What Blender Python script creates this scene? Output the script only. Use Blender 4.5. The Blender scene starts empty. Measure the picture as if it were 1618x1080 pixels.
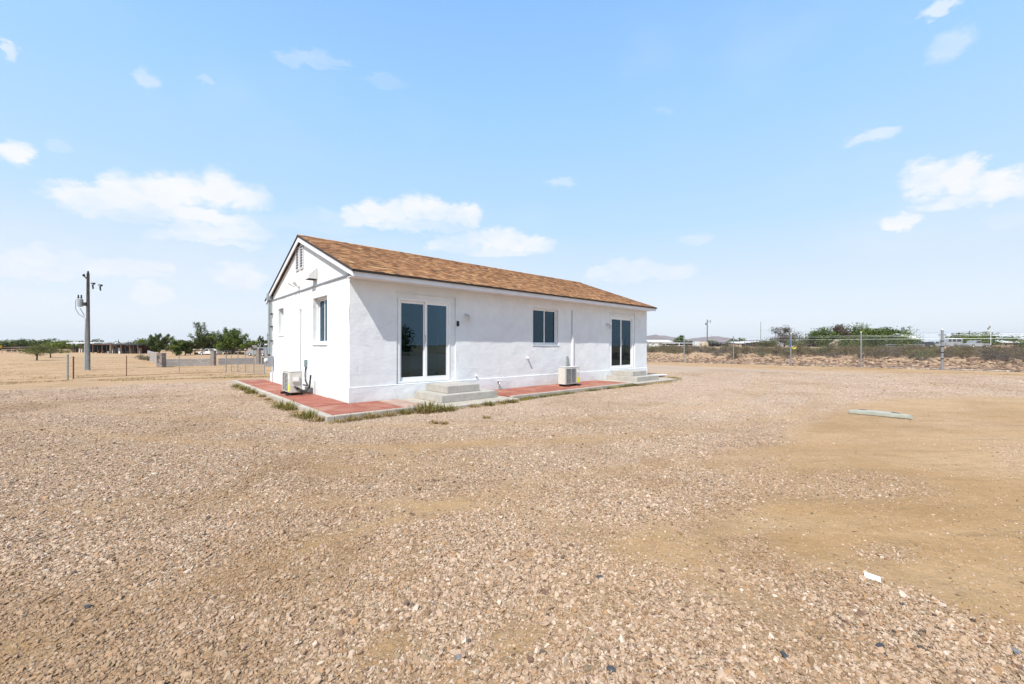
import bpy, math, random
import numpy as np
from mathutils import Vector, Matrix, noise
R = math.radians
S = bpy.context.scene
COL = S.collection

# ------------------------------------------------------------------ camera, sky, sun, exposure
F_PX, HORIZ, CAM_H = 642.5, 545.4, 1.37          # focal length in photo pixels, horizon row, eye height
cam_d = bpy.data.cameras.new('camera')
cam_d.sensor_width = 36; cam_d.lens = F_PX / 1618 * 36
cam_d.shift_y = 5.4 / 1618
cam_d.clip_start = .05; cam_d.clip_end = 20000
cam = bpy.data.objects.new('camera', cam_d); COL.objects.link(cam)
cam.location = (0, 0, CAM_H); cam.rotation_euler = (R(90), R(-.1), 0)
S.camera = cam
S.view_settings.view_transform = 'Standard'; S.view_settings.look = 'None'
S.view_settings.gamma = 1; S.view_settings.use_curve_mapping = False
S.view_settings.exposure = .42

SUN = Vector((-.3806, -.903, 1.35)).normalized()
sun_d = bpy.data.lights.new('sun', 'SUN'); sun_d.energy = 4.9; sun_d.angle = R(.53); sun_d.color = (1, .965, .90)
sun = bpy.data.objects.new('sun', sun_d); COL.objects.link(sun)
sun.rotation_euler = SUN.to_track_quat('Z', 'Y').to_euler(); sun.location = (0, 0, 60)

S.cycles.max_bounces = 6; S.cycles.diffuse_bounces = 3; S.cycles.glossy_bounces = 3; S.cycles.transparent_max_bounces = 12; S.cycles.volume_bounces = 0
world = bpy.data.worlds.new('World'); S.world = world; world.use_nodes = True
WN = world.node_tree; WN.nodes.clear()
def wn(t, **k):
    n = WN.nodes.new(t)
    for a, b in k.items(): setattr(n, a, b)
    return n
def wl(a, b): WN.links.new(a, b)
def wmath(op, a, b=None, clamp=False):
    n = wn('ShaderNodeMath', operation=op, use_clamp=clamp)
    for i, v in enumerate((a, b)):
        if v is None: continue
        if isinstance(v, (int, float)): n.inputs[i].default_value = v
        else: wl(v, n.inputs[i])
    return n.outputs[0]
sky = wn('ShaderNodeTexSky', sky_type='NISHITA'); sky.sun_disc = False
sky.sun_elevation = math.asin(SUN.z); sky.sun_rotation = math.atan2(SUN.x, SUN.y)
sky.air_density = 1.0; sky.dust_density = 1.2; sky.ozone_density = 1.0
tc = wn('ShaderNodeTexCoord')
sep = wn('ShaderNodeSeparateXYZ'); wl(tc.outputs['Generated'], sep.inputs[0])
az = wmath('MULTIPLY', wmath('ARCTAN2', sep.outputs[0], sep.outputs[1]), 57.2958)
el = wmath('MULTIPLY', wmath('ARCSINE', sep.outputs[2]), 57.2958)
# sky colour over elevation (the pale desert blue of a clear noon), blended with the physical sky
elr = wn('ShaderNodeMapRange'); wl(el, elr.inputs[0]); elr.inputs[1].default_value = 0; elr.inputs[2].default_value = 60
rampsky = wn('ShaderNodeValToRGB'); wl(elr.outputs[0], rampsky.inputs[0])
CR = rampsky.color_ramp
SKY = [(0, (6.7, 7.1, 7.5)), (.06, (6.2, 6.75, 7.4)), (.14, (5.3, 6.2, 7.4)), (.26, (3.95, 5.7, 7.6)), (.48, (2.8, 4.95, 7.6)), (.68, (2.1, 4.1, 7.5)), (1, (.95, 2.3, 5.6))]
SM = 1 / 7.6
while len(CR.elements) < len(SKY): CR.elements.new(.5)
for e, (p, c) in zip(CR.elements, SKY): e.position = p; e.color = (c[0]*SM, c[1]*SM, c[2]*SM, 1)
scl = wn('ShaderNodeVectorMath', operation='SCALE'); wl(rampsky.outputs[0], scl.inputs[0]); scl.inputs[3].default_value = 7.6*1.08
mixs = wn('ShaderNodeMix', data_type='RGBA'); mixs.inputs[0].default_value = .9
wl(sky.outputs[0], mixs.inputs[6]); wl(scl.outputs[0], mixs.inputs[7])
# clouds: (azimuth, elevation, half width, half height, opacity) in degrees round the camera's heading
def _ae(px, py): 
    k = (px-809)/F_PX; a = math.atan(k); return math.degrees(a), math.degrees(math.atan((HORIZ-py)/F_PX*math.cos(a)))
CL = []
for px, py, hw, hh, op in [(275,314,175,44,1), (190,330,95,28,.8), (330,370,110,24,.72), (655,345,120,30,.85), (770,388,110,22,.8), (500,352,110,20,.4),
    (1545,292,130,40,1), (1470,275,60,26,.8), (1375,214,46,15,.6), (1422,347,38,12,.85), (18,242,48,24,.95), (380,437,48,26,.85),
    (240,466,38,20,.85), (60,420,100,26,.7), (215,425,80,22,.7), (190,395,330,60,.30), (640,420,260,50,.28), (1480,350,240,50,.25), (20,480,110,18,.4), (1010,430,90,20,.6), (495,95,58,17,.42), (232,124,26,16,.45), (606,128,42,9,.32),
    (1505,68,48,30,.42), (1495,6,34,12,.6), (886,288,28,10,.45), (1010,430,70,14,.5), (1095,378,34,12,.45), (5,76,20,11,.6), (326,131,20,8,.35), (1050,173,24,8,.25), (100,237,22,10,.3), (1590,345,60,16,.35)]:
    a, e = _ae(px, py); a1, _ = _ae(px+hw, py); a0, _ = _ae(px-hw, py); _, e1 = _ae(px, py-hh); _, e0 = _ae(px, py+hh)
    CL.append((a, e, max(.6, (a1-a0)/2), max(.4, (e1-e0)/2), op))
rng = random.Random(5)
for i in range(14):                                        # the same kind of clouds goes on outside the frame
    CL.append((rng.uniform(64, 296), rng.uniform(6, 34), rng.uniform(5, 12), rng.uniform(1.6, 3.4), rng.uniform(.5, 1)))
PUFF = []
for a, e, w, h, op in CL:
    if w < 3.2 or op < .35: PUFF.append((a, e, w, h, op)); continue
    k_ = int(min(7, 2+w/1.9))
    for i in range(k_):
        t_ = (i+.5)/k_*2-1; env = math.sqrt(max(.08, 1-t_*t_)); r_ = h*rng.uniform(.55, .9)*(.45+.65*env)
        a_ = a+t_*w*.86; e_ = math.degrees(math.atan(math.tan(R(e))*math.cos(R(a_))/math.cos(R(a)))) if abs(a) < 62 else e
        PUFF.append((a_, e_-h*.55+r_*.85+rng.uniform(0, .3)*h*env, w/k_*rng.uniform(1.25, 1.8), r_, op*rng.uniform(.8, 1)))
    PUFF.append((a, e-h*.45, w*.95, h*.34, op*.8))
CL = PUFF
field = None
nz = wn('ShaderNodeTexNoise'); nz.inputs['Scale'].default_value = 7; nz.inputs['Detail'].default_value = 9; nz.inputs['Roughness'].default_value = .62
mp = wn('ShaderNodeMapping'); mp.inputs['Scale'].default_value = (1, 1, 1.7); wl(tc.outputs['Generated'], mp.inputs[0]); wl(mp.outputs[0], nz.inputs[0])
nzl = wn('ShaderNodeTexNoise'); nzl.inputs['Scale'].default_value = 3.1; nzl.inputs['Detail'].default_value = 5; wl(mp.outputs[0], nzl.inputs[0])
nsep = wn('ShaderNodeSeparateColor'); wl(nz.outputs[1], nsep.inputs[0]); nsp2 = wn('ShaderNodeSeparateColor')
nz2 = wn('ShaderNodeTexNoise'); nz2.inputs['Scale'].default_value = 19; nz2.inputs['Detail'].default_value = 8; nz2.inputs['Roughness'].default_value = .68; wl(mp.outputs[0], nz2.inputs[0]); wl(nz2.outputs[1], nsp2.inputs[0])
warp = wmath('ADD', wmath('MULTIPLY', wmath('SUBTRACT', nsep.outputs[0], .5), 3.2), wmath('MULTIPLY', wmath('SUBTRACT', nsp2.outputs[0], .5), 4.0))
warp2 = wmath('ADD', wmath('MULTIPLY', wmath('SUBTRACT', nsep.outputs[1], .5), .7), wmath('MULTIPLY', wmath('SUBTRACT', nsp2.outputs[1], .5), 3.2))
azw = wmath('ADD', az, warp); elw = wmath('ADD', el, warp2)
for a, e, w, h, op in CL:
    if a > 180: a -= 360
    if a < -180: a += 360
    dx = wmath('DIVIDE', wmath('SUBTRACT', azw, a), w)
    dyr = wmath('SUBTRACT', elw, e)
    up = wmath('DIVIDE', dyr, h*1.05)
    r2 = wmath('ADD', wmath('MULTIPLY', dx, dx), wmath('MULTIPLY', up, up))
    m = wmath('MULTIPLY', wmath('SUBTRACT', 1.35, r2, True), op)
    field = m if field is None else wmath('MAXIMUM', field, m)
dens = wn('ShaderNodeMapRange', interpolation_type='SMOOTHSTEP'); wl(field, dens.inputs[0]); dens.inputs[1].default_value = .0; dens.inputs[2].default_value = 1.3
tex = wn('ShaderNodeMapRange'); wl(nz.outputs[0], tex.inputs[0]); tex.inputs[1].default_value = .32; tex.inputs[2].default_value = .56; tex.inputs[3].default_value = .5
wisp = wn('ShaderNodeMapRange', interpolation_type='SMOOTHSTEP'); wl(nzl.outputs[0], wisp.inputs[0]); wisp.inputs[1].default_value = .5; wisp.inputs[2].default_value = .8; wisp.inputs[4].default_value = .12
cm = wmath('MAXIMUM', wmath('MULTIPLY', wmath('MULTIPLY', dens.outputs[0], tex.outputs[0]), 1.4, True), wisp.outputs[0], True)
hz = wn('ShaderNodeMapRange'); wl(el, hz.inputs[0]); hz.inputs[1].default_value = -.5; hz.inputs[2].default_value = 3
cm = wmath('MULTIPLY', cm, hz.outputs[0])
cshade = wn('ShaderNodeMapRange'); wl(nz.outputs[0], cshade.inputs[0]); cshade.inputs[1].default_value = .35; cshade.inputs[2].default_value = .6
ccol = wn('ShaderNodeMix', data_type='RGBA'); wl(cshade.outputs[0], ccol.inputs[0])
ccol.inputs[6].default_value = (6.5, 6.95, 7.5, 1); ccol.inputs[7].default_value = (7.3, 7.4, 7.6, 1)
mixc = wn('ShaderNodeMix', data_type='RGBA'); wl(cm, mixc.inputs[0]); wl(mixs.outputs[2], mixc.inputs[6]); wl(ccol.outputs[2], mixc.inputs[7])
bg = wn('ShaderNodeBackground'); bg.inputs[1].default_value = .1; wl(mixc.outputs[2], bg.inputs[0])
wo = wn('ShaderNodeOutputWorld'); wl(bg.outputs[0], wo.inputs[0])

# ------------------------------------------------------------------ terrain and house frame
def ss(a, b, x):
    t = np.clip((np.asarray(x, float)-a)/(b-a), 0, 1); return t*t*(3-2*t)
def fence_q(X, Y): return (X-13.91)*.6627 + (Y-33.09)*.749            # metres beyond the chain link fence
def terr(X, Y):
    X = np.asarray(X, float); Y = np.asarray(Y, float)
    d = np.hypot(X, Y); q = fence_q(X, Y)
    z = -.85*ss(14, 42, d)*ss(-2, -10, X)
    return z + ss(6, 12, X)*(.5*ss(.3, 7, q)+.5*ss(14, 70, q))
def tz(x, y): return float(terr(x, y))
HX, HY, HTH = -3.638, 9.114, R(47.59)
HL, HW = 12.93, 7.45
hs, hc = math.sin(HTH), math.cos(HTH)
# house coordinates: u along the front wall (away), v outwards from the front wall, z up
HM = Matrix(((hs, hc, 0, HX), (hc, -hs, 0, HY), (0, 0, 1, 0), (0, 0, 0, 1)))
def hw(u, v, z=0): return HM @ Vector((u, v, z))
def uvh(X, Y): X = X-HX; Y = Y-HY; return X*hs+Y*hc, X*hc-Y*hs
def gnd(px, py, z=0):                                                   # photo pixel on level ground -> metres
    Y = (CAM_H-z)*F_PX/(py-HORIZ); return (px-809)/F_PX*Y, Y
def far(px, Y): X = (px-809)/F_PX*Y; return (X, Y, tz(X, Y))

# ------------------------------------------------------------------ materials
class NT:
    def __init__(s, name):
        s.m = bpy.data.materials.new(name); s.m.use_nodes = True; s.t = s.m.node_tree
        s.b = s.t.nodes['Principled BSDF']; s.tc = s.t.nodes.new('ShaderNodeTexCoord')
    def n(s, t, **k):
        x = s.t.nodes.new(t)
        for a, b in k.items(): setattr(x, a, b)
        return x
    def l(s, a, b): s.t.links.new(a, b)
    def noise(s, scale, detail=4, rough=.55, vec=None, out=0):
        x = s.n('ShaderNodeTexNoise'); x.inputs['Scale'].default_value = scale; x.inputs['Detail'].default_value = detail; x.inputs['Roughness'].default_value = rough
        s.l(vec or s.tc.outputs['Object'], x.inputs['Vector']); return x.outputs[out]
    def ramp(s, fac, stops, interp='LINEAR'):
        x = s.n('ShaderNodeValToRGB'); x.color_ramp.interpolation = interp; s.l(fac, x.inputs[0]); E = x.color_ramp.elements
        while len(E) < len(stops): E.new(.5)
        for e, (p, c) in zip(E, stops): e.position = p; e.color = (*c, 1) if len(c) == 3 else c
        return x.outputs[0]
    def rng(s, v, a, b, c=0, d=1, smooth=False):
        x = s.n('ShaderNodeMapRange'); s.l(v, x.inputs[0])
        if smooth: x.interpolation_type = 'SMOOTHSTEP'
        for i, q in enumerate((a, b, c, d)): x.inputs[i+1].default_value = q
        return x.outputs[0]
    def mix(s, f, a, b, blend='MIX'):
        x = s.n('ShaderNodeMix', data_type='RGBA', blend_type=blend)
        for i, v in ((0, f), (6, a), (7, b)):
            if isinstance(v, (int, float)): x.inputs[i].default_value = v
            elif isinstance(v, tuple): x.inputs[i].default_value = (*v, 1)
            else: s.l(v, x.inputs[i])
        return x.outputs[2]
    def math(s, op, a, b=None, clamp=False):
        x = s.n('ShaderNodeMath', operation=op, use_clamp=clamp)
        for i, v in enumerate((a, b)):
            if v is None: continue
            if isinstance(v, (int, float)): x.inputs[i].default_value = v
            else: s.l(v, x.inputs[i])
        return x.outputs[0]
    def bump(s, h, strength=.3, dist=.01, prev=None):
        x = s.n('ShaderNodeBump'); x.inputs['Strength'].default_value = strength; x.inputs['Distance'].default_value = dist; s.l(h, x.inputs['Height'])
        if prev: s.l(prev, x.inputs['Normal'])
        s.l(x.outputs[0], s.b.inputs['Normal']); return x.outputs[0]
    def set(s, col=None, rough=.6, metal=0, spec=.5):
        if col is not None:
            if isinstance(col, tuple): s.b.inputs['Base Color'].default_value = (*col, 1)
            else: s.l(col, s.b.inputs['Base Color'])
        s.b.inputs['Roughness'].default_value = rough; s.b.inputs['Metallic'].default_value = metal
        s.b.inputs['Specular IOR Level'].default_value = spec
        return s.m
M = {}
def plain(key, col, rough=.6, metal=0, var=.18, scale=9, bump=.0, spec=.4):
    t = NT(key); nn = t.noise(scale, 5)
    c = t.ramp(nn, [(.3, tuple(x*(1-var) for x in col)), (.7, tuple(min(1, x*(1+var*.6)) for x in col))])
    if bump: t.bump(nn, bump, .01)
    M[key] = t.set(c, rough, metal, spec); return M[key]
def leafmat(key, a, b, c):
    t = NT(key); at = t.n('ShaderNodeAttribute', attribute_name='col')
    col = t.ramp(at.outputs['Fac'], [(0, a), (.55, b), (1, c)])
    t.set(col, .6, 0, .25); t.b.inputs['Subsurface Weight'].default_value = 0
    tr = t.n('ShaderNodeBsdfTranslucent'); t.l(col, tr.inputs[0]); mx = t.n('ShaderNodeMixShader'); mx.inputs[0].default_value = .25
    t.l(t.b.outputs[0], mx.inputs[1]); t.l(tr.outputs[0], mx.inputs[2]); t.l(mx.outputs[0], t.t.nodes['Material Output'].inputs[0])
    M[key] = t.m

# white stucco: trowelled relief, hairline cracks, faint dirt near the ground
def stucco():
    t = NT('white_stucco'); n1 = t.noise(2.3, 6, .6); n2 = t.noise(30, 6, .65); n3 = t.noise(.7, 3)
    vz = t.n('ShaderNodeTexNoise'); vz.inputs['Scale'].default_value = .9; vz.inputs['Detail'].default_value = 3
    t.l(t.tc.outputs['Object'], vz.inputs[0])
    wv = t.n('ShaderNodeTexNoise'); wv.inputs['Scale'].default_value = 1.1; wv.inputs['Detail'].default_value = 4; wv.inputs['Distortion'].default_value = .8
    t.l(t.tc.outputs['Object'], wv.inputs[0])
    crack = t.rng(t.math('ABSOLUTE', t.math('SUBTRACT', wv.outputs[0], .5)), 0, .004, 0, 1)
    keep = t.rng(n3, .50, .56, 1, 0)
    crack = t.math('MAXIMUM', crack, keep)
    sp = t.n('ShaderNodeSeparateXYZ'); t.l(t.tc.outputs['Object'], sp.inputs[0])
    low = t.rng(t.math('ADD', sp.outputs[2], t.math('MULTIPLY', n1, .25)), .1, .42, 1, 0)
    base = t.ramp(n1, [(.3, (.66, .68, .685)), (.7, (.75, .765, .76))])
    base = t.mix(t.math('MULTIPLY', low, .26), base, (.5, .40, .29))
    st = t.n('ShaderNodeMapping'); st.inputs['Scale'].default_value = (3.2, 3.2, .25); t.l(t.tc.outputs['Object'], st.inputs[0])
    sn = t.noise(1.6, 5, .6, st.outputs[0])
    base = t.mix(t.rng(sn, .55, .8, 0, .22), base, (.62, .58, .54))
    base = t.mix(t.math('MULTIPLY', t.math('SUBTRACT', 1, crack), .25), base, (.3, .28, .27))
    tw = t.n('ShaderNodeMapping'); tw.inputs['Rotation'].default_value = (0, R(25), R(20)); tw.inputs['Scale'].default_value = (3, 3, 11); t.l(t.tc.outputs['Object'], tw.inputs[0]); tn = t.noise(1.3, 6, .65, tw.outputs[0])
    b1 = t.bump(n1, .5, .03); b1 = t.bump(tn, .35, .012, b1); b2 = t.bump(n2, .5, .005, b1); t.bump(crack, .8, .006, b2)
    M['stucco'] = t.set(base, .75, 0, .25)
stucco()
plain('white_trim', (.74, .74, .76), .5, var=.08, scale=3)
t = NT('gable_siding'); mp_ = t.n('ShaderNodeMapping'); mp_.inputs['Scale'].default_value = (7, 7, .35); t.l(t.tc.outputs['Object'], mp_.inputs[0])
sn = t.noise(2.2, 6, .6, mp_.outputs[0]); t.bump(sn, .15, .004)
M['siding'] = t.set(t.ramp(sn, [(.3, (.66, .66, .64)), (.7, (.76, .76, .76))]), .6, 0, .3)
plain('vinyl', (.78, .78, .77), .35, var=.05)
plain('black_rubber', (.012, .012, .013), .5)
plain('dark_gap', (.02, .02, .02), .8)
plain('galvanised', (.36, .38, .40), .42, .65, var=.25, scale=20)
plain('grey_paint', (.30, .33, .33), .5, var=.15)
plain('green_grey_paint', (.20, .26, .25), .5, var=.15)
plain('beige_metal', (.58, .56, .50), .45, var=.08)
plain('light_metal', (.62, .62, .60), .4, var=.08)
plain('yellow_label', (.75, .68, .03), .5, var=.05)
plain('paper', (.82, .83, .82), .6, var=.05)
plain('dark_metal', (.022, .018, .016), .75, 0)
plain('copper_wrap', (.05, .045, .04), .8)
plain('rust', (.14, .055, .03), .8, var=.4, scale=14)
plain('wood_weathered', (.17, .135, .11), .85, var=.4, scale=6)
plain('pole_grey', (.125, .12, .115), .8, var=.35, scale=5)
plain('concrete', (.42, .385, .33), .85, var=.25, scale=7, bump=.25)
plain('pale_concrete', (.40, .355, .29), .85, var=.2, scale=6, bump=.2)
plain('lid_concrete', (.36, .36, .30), .8, var=.18, scale=9, bump=.25)
plain('curtain', (.62, .62, .66), .9, var=.08)
plain('interior', (.25, .24, .23), .9)
plain('bark', (.10, .075, .055), .9, var=.4, scale=12)
plain('far_white', (.66, .66, .64), .6)
plain('far_tan', (.40, .31, .22), .8, var=.3, scale=.7)
plain('far_brown', (.13, .075, .05), .8, var=.5, scale=.8)
plain('far_dark', (.03, .03, .032), .8, var=.5, scale=.8)
plain('pillar_block', (.24, .20, .17), .9, var=.3, scale=5)
plain('far_grey', (.27, .28, .29), .7, var=.3, scale=.5)
plain('shed_roof', (.42, .41, .42), .5, .2, var=.2, scale=.5)
plain('car_dark', (.04, .045, .05), .25, .2, spec=.6)
plain('car_silver', (.38, .40, .42), .3, .5, spec=.6)
plain('car_red', (.25, .04, .03), .35, spec=.6)
plain('car_white', (.72, .72, .72), .3, spec=.6)
plain('car_glass', (.02, .025, .03), .08, spec=.8)
plain('tyre', (.02, .02, .02), .8)
plain('dry_wood', (.24, .19, .15), .9, var=.3)
plain('blue_paint', (.05, .10, .20), .5)
plain('yellow_paint', (.72, .58, .04), .45)
plain('flag_cloth', (.12, .16, .12), .8)
# red painted walkway concrete
t = NT('red_concrete'); a = t.noise(3.5, 7, .65); b = t.noise(26, 5, .6); d_ = t.noise(1.3, 5, .6)
c = t.ramp(a, [(.3, (.22, .066, .042)), (.55, (.29, .095, .062)), (.75, (.35, .15, .10))])
c = t.mix(t.rng(b, .55, .75, 0, .35), c, (.42, .21, .14)); c = t.mix(t.rng(d_, .48, .68, 0, .6), c, (.40, .24, .16)); c = t.mix(t.rng(t.noise(9, 7, .8), .55, .72, 0, .5), c, (.44, .32, .22))
t.bump(b, .25, .006); M['red_concrete'] = t.set(c, .8, 0, .3)
plain('faded_red', (.40, .27, .21), .85, var=.3, scale=4)
# concrete steps: cast streaks
t = NT('step_concrete'); a = t.noise(5, 7, .65); mp_ = t.n('ShaderNodeMapping'); mp_.inputs['Scale'].default_value = (9, 9, 1.2); t.l(t.tc.outputs['Object'], mp_.inputs[0])
b = t.noise(2.5, 5, .6, mp_.outputs[0]); c = t.ramp(a, [(.3, (.34, .315, .275)), (.7, (.45, .42, .375))]); c = t.mix(t.rng(b, .5, .8, 0, .4), c, (.28, .25, .20))
t.bump(t.noise(40, 6), .3, .004); M['step_concrete'] = t.set(c, .85, 0, .25)
# shingle: granules, colour from the mesh
t = NT('asphalt_shingle'); at = t.n('ShaderNodeAttribute', attribute_name='col')
c = t.ramp(at.outputs['Fac'], [(0, (.085, .045, .024)), (.2, (.155, .074, .033)), (.45, (.275, .130, .053)), (.7, (.385, .192, .077)), (.88, (.26, .128, .066)), (1, (.46, .275, .125))])
g = t.noise(160, 3, .7); c = t.mix(.25, c, t.ramp(g, [(.35, (.10, .05, .028)), (.65, (.5, .28, .14))]), 'MIX'); t.bump(g, .5, .003)
M['shingle'] = t.set(c, .9, 0, .2)
# window glass: tinted, mirrors the yard and sky
t = NT('window_glass'); fr = t.n('ShaderNodeFresnel'); fr.inputs[0].default_value = 1.75
gl = t.n('ShaderNodeBsdfGlossy'); gl.inputs['Roughness'].default_value = .015; gl.inputs['Color'].default_value = (.46, .70, .88, 1)
tr = t.n('ShaderNodeBsdfTransparent'); tr.inputs[0].default_value = (.5, .56, .6, 1)
wob = t.noise(1.1, 2); bp = t.n('ShaderNodeBump'); bp.inputs['Strength'].default_value = .10; bp.inputs['Distance'].default_value = .02; t.l(wob, bp.inputs['Height']); t.l(bp.outputs[0], gl.inputs['Normal'])
mx = t.n('ShaderNodeMixShader'); t.l(fr.outputs[0], mx.inputs[0]); t.l(tr.outputs[0], mx.inputs[1]); t.l(gl.outputs[0], mx.inputs[2])
t.l(mx.outputs[0], t.t.nodes['Material Output'].inputs[0]); M['glass'] = t.m
# block wall with mortar joints
t = NT('block_wall'); br = t.n('ShaderNodeTexBrick'); br.inputs['Scale'].default_value = 1; br.inputs['Brick Width'].default_value = .4; br.inputs['Row Height'].default_value = .2
br.inputs['Mortar Size'].default_value = .012; br.inputs['Color1'].default_value = (.30, .27, .25, 1); br.inputs['Color2'].default_value = (.38, .34, .31, 1); br.inputs['Mortar'].default_value = (.20, .18, .17, 1)
uvn = t.n('ShaderNodeUVMap'); t.l(uvn.outputs[0], br.inputs[0]); t.bump(br.outputs['Fac'], .4, -.01); M['block'] = t.set(br.outputs[0], .9, 0, .2)
# mountains
t = NT('mountain_rock'); M['mountain'] = t.set(t.ramp(t.noise(.004, 8, .65), [(.35, (.13, .09, .08)), (.65, (.24, .17, .14))]), .95, 0, .1)
leafmat('leaf_dark', (.025, .038, .010), (.085, .115, .025), (.24, .25, .06))
leafmat('leaf_bright', (.025, .045, .008), (.11, .155, .022), (.30, .33, .07))
leafmat('leaf_olive', (.05, .055, .02), (.14, .15, .045), (.28, .27, .09))
leafmat('leaf_creosote', (.04, .031, .012), (.13, .094, .029), (.26, .19, .057))
leafmat('leaf_grey', (.05, .040, .031), (.13, .10, .072), (.23, .18, .125))
leafmat('leaf_dry', (.14, .09, .03), (.32, .23, .09), (.50, .40, .18))
leafmat('leaf_weed', (.05, .05, .014), (.19, .165, .035), (.42, .32, .10))

_g = [(1, (.05, .045, .045)), (3, (.11, .065, .05)), (6, (.18, .115, .065)), (5, (.23, .175, .11)), (11, (.35, .21, .11)), (13, (.33, .22, .145)), (20, (.39, .275, .175)), (17, (.43, .305, .21)), (14, (.48, .355, .25)), (8, (.52, .41, .305)), (4, (.57, .48, .38)), (2, (.22, .205, .19))]
GRAVEL = []; _t = 0
for w_, c_ in _g: GRAVEL.append((_t, c_)); _t += w_/102
# ground
t = NT('desert_ground')
gv = t.n('ShaderNodeAttribute', attribute_name='gravel').outputs['Fac']
P_ = t.tc.outputs['Object']
big = t.noise(.35, 6, .65, P_); med = t.noise(1.6, 6, .65, P_); fine = t.noise(60, 6, .7, P_); grit = t.noise(260, 3, .7, P_)
strm = t.n('ShaderNodeMapping'); strm.inputs['Rotation'].default_value = (0, 0, R(-22)); strm.inputs['Scale'].default_value = (.35, 2.0, 1); t.l(P_, strm.inputs[0])
streak = t.noise(.55, 5, .6, strm.outputs[0])
def voro(scale, rnd=1, feature='F1', dist='EUCLIDEAN'):
    v = t.n('ShaderNodeTexVoronoi', feature=feature); v.inputs['Scale'].default_value = scale; v.inputs['Randomness'].default_value = rnd
    dm = t.n('ShaderNodeVectorMath', operation='ADD'); nn = t.n('ShaderNodeTexNoise'); nn.inputs['Scale'].default_value = scale*.8; nn.inputs['Detail'].default_value = 2
    t.l(P_, nn.inputs[0]); sc = t.n('ShaderNodeVectorMath', operation='SCALE'); sc.inputs[3].default_value = .55/scale; t.l(nn.outputs[1], sc.inputs[0])
    t.l(P_, dm.inputs[0]); t.l(sc.outputs[0], dm.inputs[1]); t.l(dm.outputs[0], v.inputs['Vector']); return v
v1 = voro(38); v2 = voro(75); 
sc1 = t.n('ShaderNodeSeparateColor'); t.l(v1.outputs['Color'], sc1.inputs[0]); sc2 = t.n('ShaderNodeSeparateColor'); t.l(v2.outputs['Color'], sc2.inputs[0])
c1 = t.ramp(sc1.outputs[0], GRAVEL, 'CONSTANT'); c2 = t.ramp(sc2.outputs[1], GRAVEL, 'CONSTANT')
gap1 = t.rng(v1.outputs['Distance'], .45, .75, 0, 1); gap2 = t.rng(v2.outputs['Distance'], .45, .75, 0, 1)
pick = t.rng(t.noise(14, 3, .6, P_), .46, .54)
gcol = t.mix(pick, c1, c2); gap = t.mix(pick, gap1, gap2)
gcol = t.mix(t.math('MULTIPLY', gap, .5), gcol, (.26, .17, .105))
gcol = t.mix(t.rng(med, .50, .72, 0, .38), gcol, (.46, .315, .20))
gcol = t.mix(t.rng(streak, .55, .70, 0, .55, True), gcol, (.49, .345, .215))
gcol = t.mix(t.rng(t.noise(6, 7, .8, P_), .5, .72, 0, .38), gcol, (.20, .13, .085)); gcol = t.mix(t.rng(t.noise(22, 5, .8, P_), .5, .7, 0, .30), gcol, (.18, .12, .08)); gcol = t.mix(t.rng(big, .35, .6, .16, 0), gcol, (.30, .21, .15))
sand = t.ramp(big, [(.32, (.285, .165, .07)), (.5, (.37, .222, .098)), (.68, (.44, .285, .15))])
sand = t.mix(t.rng(med, .35, .65, .32, 0), sand, (.33, .215, .11)); sand = t.mix(t.rng(fine, .4, .7, .22, 0), sand, (.26, .17, .09))
sand = t.mix(t.math('MULTIPLY', t.n('ShaderNodeAttribute', attribute_name='pale').outputs['Fac'], .45), sand, (.48, .335, .225)); sand = t.mix(t.rng(streak, .48, .66, 0, .55), sand, (.44, .30, .17)); sand = t.mix(t.rng(t.noise(11, 8, .8, P_), .45, .7, 0, .45), sand, (.23, .14, .06)); sand = t.mix(t.rng(t.noise(35, 6, .8, P_), .5, .7, 0, .5), sand, (.52, .37, .22)); strk2 = t.noise(1.9, 7, .7, strm.outputs[0]); sand = t.mix(t.rng(strk2, .54, .68, 0, .5), sand, (.20, .13, .06)); clump = t.noise(7, 6, .75, P_); sand = t.mix(t.rng(clump, .52, .75, 0, .45), sand, (.24, .155, .075))
v3 = voro(23); sc3 = t.n('ShaderNodeSeparateColor'); t.l(v3.outputs['Color'], sc3.inputs[0])
chip = t.math('MULTIPLY', t.rng(v3.outputs['Distance'], .16, .24, 1, 0), t.math('GREATER_THAN', sc3.outputs[2], .72))
sand = t.mix(t.math('MULTIPLY', chip, .8), sand, t.ramp(sc3.outputs[0], GRAVEL))
mot = t.n('ShaderNodeAttribute', attribute_name='mott').outputs['Fac']; gcol = t.mix(t.math('MULTIPLY', mot, .55), gcol, (.25, .155, .08)); sand = t.mix(t.math('MULTIPLY', mot, .45), sand, (.24, .145, .062)); pale = t.n('ShaderNodeAttribute', attribute_name='pale').outputs['Fac']; gcol = t.mix(t.math('MULTIPLY', pale, .5), gcol, (.55, .425, .325))
tex_edge = t.math('ADD', gv, t.math('MULTIPLY', t.math('SUBTRACT', t.noise(9, 6, .75, P_), .5), .9))
gm = t.rng(tex_edge, .22, .85)
col = t.mix(gm, sand, gcol)
h = t.math('MULTIPLY', t.math('SUBTRACT', 1, gap), gm)
b1 = t.bump(h, .75, .014); b2 = t.bump(med, .8, .06, b1); b2 = t.bump(t.noise(7, 7, .75, P_), .7, .03, b2); b3 = t.bump(fine, .45, .010, b2); t.bump(grit, .4, .003, b3)
M['ground'] = t.set(col, .95, 0, .12)
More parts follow.
